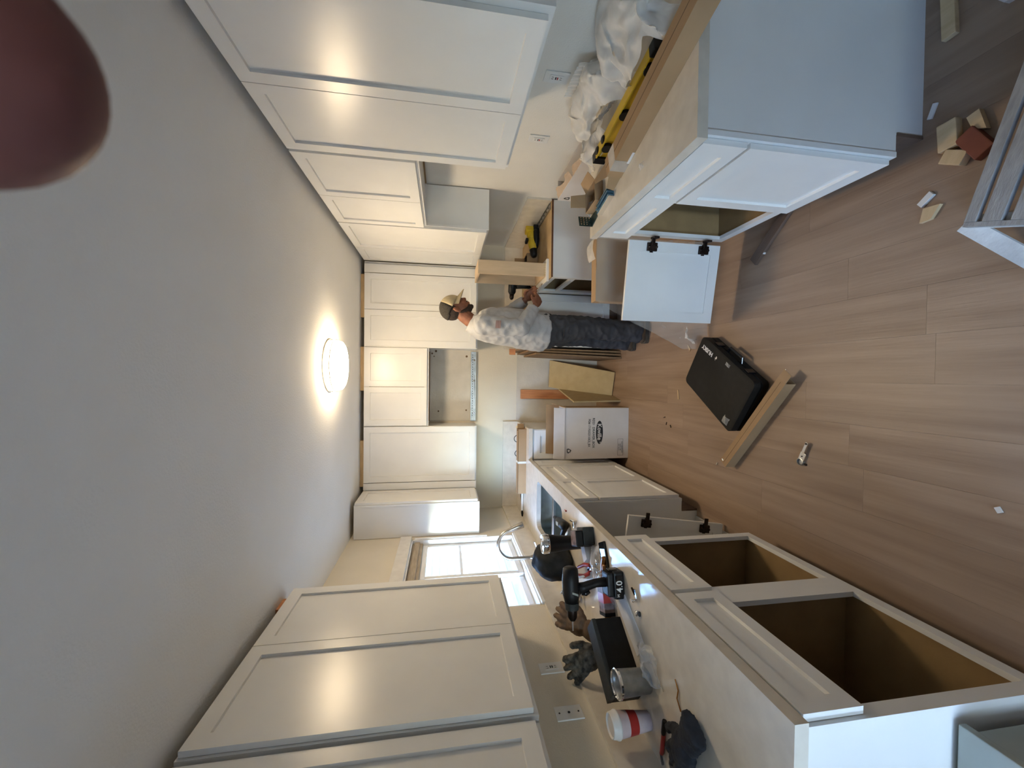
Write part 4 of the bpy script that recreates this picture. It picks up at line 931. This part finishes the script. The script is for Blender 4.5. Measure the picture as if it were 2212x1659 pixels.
# ================================================================ things on the floor
A, B, Cc, D = Vector((.293,2.325,0)), Vector((-.012,2.498,0)), Vector((-.305,2.060,0)), Vector((-.015,1.885,0))
ctr = (A+B+Cc+D)/4; xd = (B-Cc).normalized(); ang = math.atan2(xd.y, xd.x)
t = thing('tool_case', 'flat black plastic tool case with white lettering lying on the floor', 'tool case', (ctr.x-.004, ctr.y+.01, .0005), ang)
hl, hw = .268, .172
def rplate(x, y, r, z0, z1, inset=.012):
    return MB().rings([[(p[0], p[1], z0) for p in rrect(-x+inset, x-inset, -y+inset, y-inset, r)], [(p[0], p[1], z0+.006) for p in rrect(-x, x, -y, y, r)],
                       [(p[0], p[1], z1-.006) for p in rrect(-x, x, -y, y, r)], [(p[0], p[1], z1) for p in rrect(-x+inset, x-inset, -y+inset, y-inset, r)]])
part(t, 'lower_shell', rplate(hl, hw, .03, 0, .047, .008), 'case_black', smooth=True)
part(t, 'upper_shell', rplate(hl, hw, .03, .049, .10, .012), 'case_black', smooth=True)
part(t, 'handle', MB().tube([(-.07,-hw-.002,.048),(-.06,-hw-.03,.048),(.06,-hw-.03,.048),(.07,-hw-.002,.048)], .009, 10), 'black_gloss', smooth=True)
for x in (-.15, .15): part(t, 'latch', MB().box(x-.02, x+.02, -hw-.008, -hw+.002, .025, .075, .003), 'black_gloss')
# lettering runs along the long side near the far right corner, its foot to the right-hand edge
textmesh(t, 'lettering', 'HUSKY', .037, 'white_ink', frameM((.172, -.120, .1006), (1,0,0), (0,1,0)), .0012, sx=1.0)
m = MB(); v = [m.bm.verts.new((.172-.098+x*.02, -.120+y*.02, .1008)) for x, y in ((-.2,-.6),(.3,-.6),(.1,-.1),(.6,-.1),(0,.8),(.1,.1),(-.4,.1))]; m.bm.faces.new(v); part(t, 'logo_mark', m, 'white_ink')
part(t, 'film_scrap', crumple(7, 6, lambda u, v: (-.235+.05*u, .10+.045*v, .104+.008*math.sin(u*3)), .006, 40, 3), 'clear_bag', smooth='all')
part(t, 'film_scrap', crumple(5, 4, lambda u, v: (-.06+.04*u, -.155+.02*v, .103+.004*math.sin(u*3)), .004, 50, 5), 'clear_bag', smooth='all')
# long thin cardboard tube box
ang = math.atan2(.403, -.484)
t = thing('long_box', 'long thin brown cardboard box lying on the floor beside the tool case', 'cardboard box', (-.250, 1.964, .0005), ang)
m = MB(); L = .325
for a, b, c, d in ((-.029,.029,0,.0025),(-.029,.029,.0575,.060),(-.029,-.0265,.0025,.0575),(.0265,.029,.0025,.0575)): m.box(-L, L, a, b, c, d)
part(t, 'box_body', m, 'cardboard')
part(t, 'end_flap', MB().hull([(-L-.05,-.028,.055),(-L,-.028,.0575),(-L,.028,.0575),(-L-.05,.026,.055),(-L-.05,-.028,.057),(-L,-.028,.060),(-L,.028,.060),(-L-.05,.026,.057)]), 'cardboard')
part(t, 'seam', MB().box(-L+.01, L-.01, -.001, .001, .0598, .0604), 'cardboard_dark'); part(t, 'staple', MB().box(L-.02, L-.012, -.022, -.008, .0598, .0608), 'chrome')

# loose chrome hinge
t = thing('cabinet_hinge', 'chrome cabinet hinge lying alone on the floor', 'hinge', (-.345, 1.672, .0005), R(157))
part(t, 'arm', MB().box(-.058, .0, -.008, .008, .008, .018, .003), 'chrome'); part(t, 'plate', MB().box(.0, .04, -.016, .016, .0, .012, .003), 'chrome'); part(t, 'cup', MB().lathe([(.018,0),(.018,.012),(.014,.013),(.013,.005)], 18, o=(.05,.0,0)), 'galvanised', smooth=True)
part(t, 'screw', MB().lathe([(.004,0),(.003,.003)], 8, o=(.02,0,.012)), 'dark_metal'); part(t, 'ear', MB().lathe([(.006,0),(.006,.004)], 10, o=(.05,.026,0)), 'dark_metal'); part(t, 'end_screw', MB().lathe([(.005,0),(.004,.003)], 8, o=(-.05,0,.018)), 'dark_metal')
# trim board half under the open cabinet
solo('trim_board', MB().box(-.028, .028, -.16, .16, 0, .018, .002), 'walnut_trim', 'grey-brown trim board on the floor sticking out under right cabinet', 'board', (.765, 1.90, .0005), R(42))
# small debris
def bit(name, lab, mat, loc, dims, rz, group=None, cat='debris', shape=None):
    m = MB()
    x, y, z = dims
    if shape == 'wedge': m.prism([(-x/2,-y/2),(x/2,-y/3),(x*.45,y/2),(-x*.2,y*.3)], 0, z)
    else: m.box(-x/2, x/2, -y/2, y/2, 0, z, min(dims)*.12)
    return solo(name, m, mat, lab, cat, loc, rz, group)
fz = .0006
bit('wood_chip', 'pale wood chip on the floor beside the foot of the plastic film', 'pine', (.223, 2.62, fz), (.016,.055,.006), R(-50), shape='wedge')
bit('wood_chip', 'thin pale wood sliver on the floor by the carton', 'pine', (-.113, 2.745, fz), (.011,.07,.005), R(-80))
bit('plastic_piece', 'white plastic piece on the floor near the open door', 'white_plastic', (.705, 1.945, fz), (.018,.045,.014), R(68))
bit('foam_piece', 'white foam stick on the floor between right cabinet and pallet', 'white_plastic', (.655, 1.20, fz), (.022,.05,.012), R(40))
bit('wood_chip', 'tan wood wedge on the floor beside the white foam stick', 'pine', (.598, 1.185, fz), (.05,.06,.014), R(75), shape='wedge')
bit('wood_block', 'pale wooden block on the floor at the right cabinet corner, upright one', 'pine', (.84, 1.130, fz), (.095,.055,.03), R(4), cat='wood offcut')
bit('wood_block', 'pale wooden block lying against the red-brown board', 'pine', (.757, 1.112, fz), (.07,.045,.03), R(60), cat='wood offcut')
bit('red_board', 'red-brown wooden board piece on the floor next to the pallet', 'red_wood', (.775, 1.058, fz), (.105,.055,.03), R(40-8), cat='wood offcut')
bit('wood_chip', 'splintered pale wood scrap beside the red-brown board', 'pine', (.842, 1.058, fz), (.075,.04,.02), R(10), shape='wedge')
bit('trim_stick', 'pale timber stick on the dark floor behind the right cabinet end', 'pine', (1.29, 1.145, fz), (.22,.04,.02), R(3), cat='wood offcut')
bit('plastic_piece', 'white scrap on the floor against the grey end panel', 'white_plastic', (.963, 1.190, fz), (.05,.016,.006), R(-20))
bit('white_sheet', 'crumpled white paper on the dark floor at upper right picture corner', 'paper', (1.20, .99, fz), (.12,.07,.02), R(25), shape='wedge')
bit('foam_scrap', 'tiny white scrap alone on the floor near the bottom right', 'white_plastic', (-.395, .985, fz), (.018,.014,.006), R(30))
bit('screw', 'small screw on the floor above the cardboard strip end', 'chrome', (.05, 1.80, fz), (.006,.024,.005), R(35), cat='screw')
for k, (x, y) in enumerate(((-.30,2.93),(-.345,2.90),(-.36,2.84))):
    bit('screw', 'small dark screw on the floor before the carton, '+('nearest the carton','middle one of three','farthest from the carton')[k], 'dark_metal', (x, y, fz), (.006,.022,.005), R(20+50*k), group='small screws in front of the carton', cat='screw')
bit('staple', 'bright staple beside the left end of the cardboard strip', 'chrome', (-.53, 2.30, fz), (.006,.02,.006), R(60), cat='screw')

# weathered slatted pallet at the lower right
d1 = Vector((.955,-.295,0)).normalized(); ang = math.atan2(d1.y, d1.x)
t = thing('pallet', 'weathered grey slatted wooden pallet on the floor at the lower right picture corner', 'pallet', (.487, 1.022, 0), ang)
y = 0
for k, (wd, gap) in enumerate(((.030,.015),(.046,.020),(.05,.02),(.075,.025),(.085,.03),(.085,.03))):
    part(t, 'slat', MB().box(.012, .95, y-wd, y, .105, .121, .0015), 'grey_wood'); y -= wd+gap
part(t, 'end_board', MB().box(-.003, .0115, y+.03, 0, .098, .119, .001), 'grey_wood'); part(t, 'end_board', MB().box(-.004, .011, y+.03, 0.001, .078, .0965, .001), 'pale_wood')
part(t, 'stringer', MB().box(.012, .035, y+.03, -.001, .012, .104, .002), 'pale_wood'); part(t, 'stringer', MB().box(.45, .485, y+.03, -.001, .012, .104, .002), 'grey_wood'); part(t, 'stringer', MB().box(.91, .945, y+.03, -.001, .012, .104, .002), 'grey_wood')
part(t, 'brace_board', MB().beam((.500,1.035,.088), (.300,.868,.012), .045, .016), 'pale_wood', world=True)
part(t, 'bottom_board', MB().box(.1, .9, -.12, -.04, 0, .0115), 'grey_wood')

# grey box beside the left cabinet end
t = thing('storage_box', 'grey-green box standing against the end of the left cabinets at picture corner', 'box', (-1.058, .628, 0))
part(t, 'box_body', MB().box(-.20, .20, -.145, .150, 0, .425, .003), 'box_grey'); part(t, 'lid', MB().box(-.215, .214, -.16, .162, .425, .447, .003), 'box_grey')

# ---------------------------------------------------------------- the photographer's fingertip over the lens edge
def campt(px, py, z): return Vector((0,0,CAM_H)) + RT*((829.5-py)/FPX*z) - UP*((px-1106)/FPX*z) + F*z
z0 = .034
tip = campt(132, 196, z0); back = campt(-420, 60, z0+.002); dv = (back-tip).normalized(); Lf = (back-tip).length
m = MB(); pts, rad = [], []
for k in range(15):
    s = k/14; a = min(1, s*Lf/.0118); r = .0102*math.sqrt(max(0, 1-(1-a)**2.1)) if a < 1 else .0102+.0004*math.sin(s*3)
    pts.append(tip+dv*(s*Lf)); rad.append((max(r,.0006), max(r*.9,.0005)))
m.tube(pts, rad, 28, up=F)
t = thing('fingertip', "photographer's blurred reddish fingertip intruding at the upper left picture corner", 'finger', back)
part(t, 'finger', m, 'skin_finger', world=True, smooth='all')
n_ = MB(); c = tip+dv*.0125+F*.0085
q = (dv.to_track_quat('X','Z')).to_matrix()
n_.ball(c, (.0055,.0048,.0016), rot=Matrix((dv, F.cross(dv), F)).transposed(), seg=16, rg=8); part(t, 'nail', n_, 'skin', world=True, smooth='all')

# ================================================================ the man
MY = 3.36
V = Vector
def hand(m, wrist, fw, nrm, thumb_side, curls, sc=1.0):
    """palm, four unequal curled fingers and a thumb; nrm = palm side"""
    fw = fw.normalized(); nrm = (nrm-fw*nrm.dot(fw)).normalized(); sd = fw.cross(nrm).normalized()*thumb_side
    rot = Matrix((fw, sd, nrm)).transposed()
    m.tube([wrist-fw*.05, wrist, wrist+fw*.02], [(.026,.024),(.026,.021),(.030,.019)], 14)
    pc = wrist+fw*.052*sc; m.ball(pc, (.050*sc, .042*sc, .0165*sc), rot)
    for k in range(4):
        off = sd*(.031-.021*k)*sc; p = wrist+fw*(.086-.004*abs(k-1))*sc+off; L = (.072,.080,.074,.058)[k]*sc; a = 0
        pts = [p-fw*.03*sc, p]; rads = [.0095*sc, .0098*sc]
        for j, fr_ in enumerate((.44,.31,.25)):
            a += curls[k]*(1, .9, .7)[j]; d = fw*math.cos(a)+nrm*math.sin(a)
            p = p+d*L*fr_; pts.append(p.copy()); rads.append((.0092,.0085,.0072)[j]*sc)
        m.tube(pts, rads, 10, round_caps=True)
    tp = wrist+fw*.022*sc+sd*.026*sc; pts = [tp-sd*.012*sc, tp+sd*.014*sc+fw*.012*sc+nrm*.006*sc, tp+sd*.026*sc+fw*.036*sc+nrm*.020*sc, tp+sd*.022*sc+fw*.058*sc+nrm*.034*sc]
    m.tube(pts, [.014*sc,.0125*sc,.0105*sc,.0085*sc], 10, round_caps=True)
hc = V((.553, MY, 1.622)); de = R(25)
hf = V((math.cos(de),0,-math.sin(de))); hu = V((math.sin(de),0,math.cos(de))); hs = V((0,-1,0))
HR = Matrix((hf, hs, hu)).transposed()
hp = lambda a, b, c=0: hc+hf*a+hu*b+hs*c
man = thing('person', 'man in tan cap, grey long-sleeved shirt and dark trousers working at the corner cabinet', 'person', (.40, MY, 0))
m = MB()
# torso, neck
m.tube([(.395,MY,.86),(.40,MY,.95),(.412,MY,1.08),(.425,MY,1.25),(.428,MY,1.36),(.43,MY,1.43),(.445,MY,1.475)], [(.165,.115),(.165,.115),(.15,.11),(.16,.115),(.17,.11),(.15,.085),(.07,.06)], 24)
m.tube([(.435,MY,1.44),(.465,MY,1.50),(.51,MY,1.56)], [.064,.058,.058], 18)
# head: skull, face, jaw, nose, brow, ears
m.ball(hp(-.006,.030), (.098,.076,.092), HR, 24, 16); m.ball(hp(.030,-.030), (.066,.064,.085), HR, 20, 14); m.ball(hp(.046,-.082), (.042,.046,.036), HR)
m.ball(hp(.078,-.102), (.020,.024,.018), HR); m.ball(hp(-.015,-.06), (.05,.058,.045), HR)
m.tube([hp(.088,.016),hp(.098,-.006),hp(.113,-.030),hp(.100,-.038)], [.009,.011,.0135,.010], 10, round_caps=True)
for s in (-1, 1):
    m.ball(hp(.102,-.036,s*.010), (.011,.009,.008), HR); m.ball(hp(.080,.022,s*.030), (.014,.024,.008), HR); m.ball(hp(.072,-.028,s*.040), (.022,.018,.018), HR)
    m.ball(hp(-.008,-.018,s*.077), (.019,.008,.031), HR); m.ball(hp(-.014,-.008,s*.083), (.014,.008,.024), HR)
m.ball(hp(.096,-.062), (.011,.022,.006), HR); m.ball(hp(.094,-.074), (.011,.020,.007), HR)
# legs inside the trousers
LEG = {1: [V((.398,3.275,.92)),V((.425,3.245,.50)),V((.402,3.24,.07))], -1: [V((.39,3.445,.92)),V((.380,3.465,.50)),V((.352,3.475,.07))]}
for s in LEG: a, b, c = LEG[s]; m.tube([a,(a+b)/2,b,(b+c)/2+V((-.012,0,.02)),c], [.082,.07,.052,.05,.036], 16, round_caps=True)
ARM = {1: [V((.412,3.185,1.415)),V((.392,3.125,1.115)),V((.575,3.205,.992))], -1: [V((.44,3.535,1.40)),V((.575,3.575,1.13)),V((.672,3.462,1.025))]}
for s in ARM: a, b, c = ARM[s]; m.tube([a,(a+b)/2,b,(b+c)/2,c], [.050,.046,.040,.038,.027], 16, round_caps=True)
hand(m, ARM[1][2], V((.80,.34,-.42)), V((.15,.75,.35)), 1, (.5,.6,.7,.8), 1.06)
hand(m, ARM[-1][2], V((.60,-.35,-.62)), V((-.35,-.80,.15)), -1, (.35,.45,.55,.65), 1.06)
part(man, 'body', remesh(m, .0055, smooth_it=3), 'skin', world=True, smooth='all')
for s in (-1, 1): part(man, 'eye', MB().ball(hp(.0905,.004,s*.030), (.008,.012,.007), HR, 10, 8), 'black_ink', world=True, smooth='all')
# beard and hair
b = MB(); b.ball(hp(.047,-.085), (.043,.048,.037), HR, 24, 16); b.ball(hp(.077,-.103), (.0215,.0265,.020), HR); [b.tube([hp(-.012,-.048,s*.066),hp(.018,-.074,s*.056),hp(.055,-.092,s*.034)], [.009,.015,.018], 12, round_caps=True) for s in (-1,1)]; b.ball(hp(.098,-.053), (.010,.023,.0055), HR)
part(man, 'beard', remesh(b, .005, .0015, 120, 2), 'beard', world=True, smooth='all')
b = MB(); b.ball(hp(-.006,.028), (.1005,.0785,.094), HR, 40, 30)
bmesh.ops.delete(b.bm, geom=[v for v in b.bm.verts if (v.co-hc).dot(hf) > .022 or (v.co-hc).dot(hu) < -.048+.5*max(0, (v.co-hc).dot(hf)+.03)], context='VERTS')
part(man, 'hair', b, 'beard', world=True, smooth='all')
# cap
def cap_half(front):
    c = MB(); c.ball(hp(-.004,.030), (.108,.086,.105), HR, 36, 24)
    kill = []
    for v in c.bm.verts:
        d = v.co-hc; a, u_ = d.dot(hf), d.dot(hu)
        if u_ < .030-.10*(a < 0)*(-a)*2.2: kill.append(v)
    bmesh.ops.delete(c.bm, geom=kill, context='VERTS')
    kill = [f for f in c.bm.faces if ((f.calc_center_median()-hc).dot(hf) > -.004) != front]
    bmesh.ops.delete(c.bm, geom=kill, context='FACES')
    bmesh.ops.recalc_face_normals(c.bm, faces=c.bm.faces); bmesh.ops.solidify(c.bm, geom=c.bm.faces[:], thickness=.003)
    return c
cp = part(man, 'cap', cap_half(True), 'cap_tan', world=True, smooth='all', label='tan trucker cap with dark mesh back and tan brim')
part(cp, 'mesh_back', cap_half(False), 'cap_mesh', world=True, smooth='all', label='dark mesh rear of cap')
br = MB(); g = []
for i in range(9):
    row = []
    for j in range(13):
        w_ = (j/12-.5)*2; ang_ = w_*1.32; r0 = .100+.001; dep = .085*math.cos(w_*1.25)**.8 if abs(w_) < 1 else .02
        ra = i/8
        a0 = r0*math.cos(ang_)+dep*ra; s0 = .082*math.sin(ang_)*(1-.06*ra)
        row.append(br.bm.verts.new(hp(a0-.004, .036-.020*ra-.022*w_*w_*(.4+.6*ra), s0)))
    g.append(row)
for i in range(8):
    for j in range(12): br.bm.faces.new((g[i][j], g[i+1][j], g[i+1][j+1], g[i][j+1]))
bmesh.ops.recalc_face_normals(br.bm, faces=br.bm.faces); bmesh.ops.solidify(br.bm, geom=br.bm.faces[:], thickness=.003)
part(cp, 'brim', br, 'cap_tan', world=True, smooth='all')
# shirt
m = MB()
m.tube([(.388,MY,.865),(.392,MY,.95),(.408,MY,1.08),(.425,MY,1.22),(.430,MY,1.34),(.424,MY,1.425),(.432,MY,1.472),(.447,MY,1.505)],
       [(.205,.163),(.205,.165),(.198,.160),(.203,.154),(.212,.142),(.195,.115),(.105,.082),(.072,.066)], 30)
for s in ARM:
    a, b_, c = ARM[s]; d = (c-b_).normalized()
    m.tube([a+V((.01,-.045*-s*-1*0,0)), a+(b_-a)*.12, (a+b_)/2, b_, (b_+c)/2, c-d*.012], [.078,.080,.074,.066,.056,.043], 18, round_caps=False)
    m.ball(a+V((0,0,-.004)), (.082,.075,.078)); m.ball(b_, .066)
part(man, 'shirt', remesh(m, .0075, .0095, 10, 5), 'shirt_grey', world=True, smooth='all')
a, b_ = ARM[1][0], ARM[1][1]; up_ = (a-b_).normalized(); f = MB(); g = []
cc = a+(b_-a)*.42; ox = V((0,-1,0)); ox = (ox-up_*ox.dot(up_)).normalized(); oy = up_.cross(ox)
for i in range(9):
    th = R(-20+40*i/8)
    g.append([f.bm.verts.new(cc+(ox*math.cos(th)+oy*math.sin(th))*.088+up_*(-.020+.040*j/3)) for j in range(4)])
for i in range(8):
    for j in range(3): f.bm.faces.new((g[i][j], g[i+1][j], g[i+1][j+1], g[i][j+1]))
part(man, 'sleeve_patch', f, 'flag_patch', world=True, smooth='all', label='small faded red-striped flag patch on sleeve')
# trousers
m = MB(); m.tube([(.395,MY,1.0),(.392,MY,.93),(.392,MY,.84),(.395,MY,.78)], [(.180,.135),(.185,.145),(.185,.145),(.15,.11)], 26, round_caps=True)
for s in LEG:
    a, b_, c = LEG[s]; m.tube([a+V((0,0,-.02)),(a*2+b_)/3,(a+b_)/2,b_,(b_+c)/2+V((-.008,0,0)),c+V((0,0,.075)),c+V((-.004,0,.0))], [(.105,.125),(.10,.112),(.092,.104),(.080,.088),(.077,.084),(.074,.080),(.078,.086)], 20, round_caps=False)
part(man, 'trousers', remesh(m, .0075, .013, 12, 3), 'denim', world=True, smooth='all')
part(man, 'pocket_flap', MB().tube([LEG[1][0]+V((.04,-.108,-.17)), LEG[1][0]+V((-.06,-.104,-.16))], [(.002,.012)]*2, 8, up=(0,1,0)), 'denim', world=True)
# boots
for s in LEG:
    c = LEG[s][2]; m = MB(); z = c.z
    m.tube([c+V((-.01,0,.09)),c+V((-.012,0,.03)),c+V((-.008,0,-.01))], [(.05,.055),(.052,.062),(.05,.07)], 18, round_caps=True)
    m.tube([c+V((-.055,0,-.022)),c+V((.02,0,-.018)),c+V((.11,0,-.022)),c+V((.19,0,-.030)),c+V((.215,0,-.034))], [(.042,.040),(.046,.046),(.050,.038),(.046,.028),(.03,.02)], 18, round_caps=True)
    bo = part(man, 'boot', remesh(m, .006, .002, 30, 3), 'boot', world=True, smooth='all')
    o_ = MB(); pts = [(-.098,-.03),(-.085,-.045),(.0,-.042),(.10,-.055),(.20,-.048),(.245,-.02),(.245,.02),(.20,.048),(.10,.055),(.0,.042),(-.085,.045),(-.098,.03)]
    o_.prism([(c.x+x, c.y+y) for x, y in pts], .001, .034); part(bo, 'sole', o_, 'boot_sole', world=True)
t = thing('metal_fitting', 'small silver metal fitting held in the man\'s hands', 'hardware', (.735, 3.325, .935))
part(t, 'plate', MB().box(-.045, .03, -.010, .010, -.006, .006, .002).xf(Matrix.Rotation(R(25), 4, 'Y')), 'steel'); part(t, 'stem', MB().tube([(.02,0,-.01),(.055,0,-.03)], .005, 8), 'chrome', smooth=True)
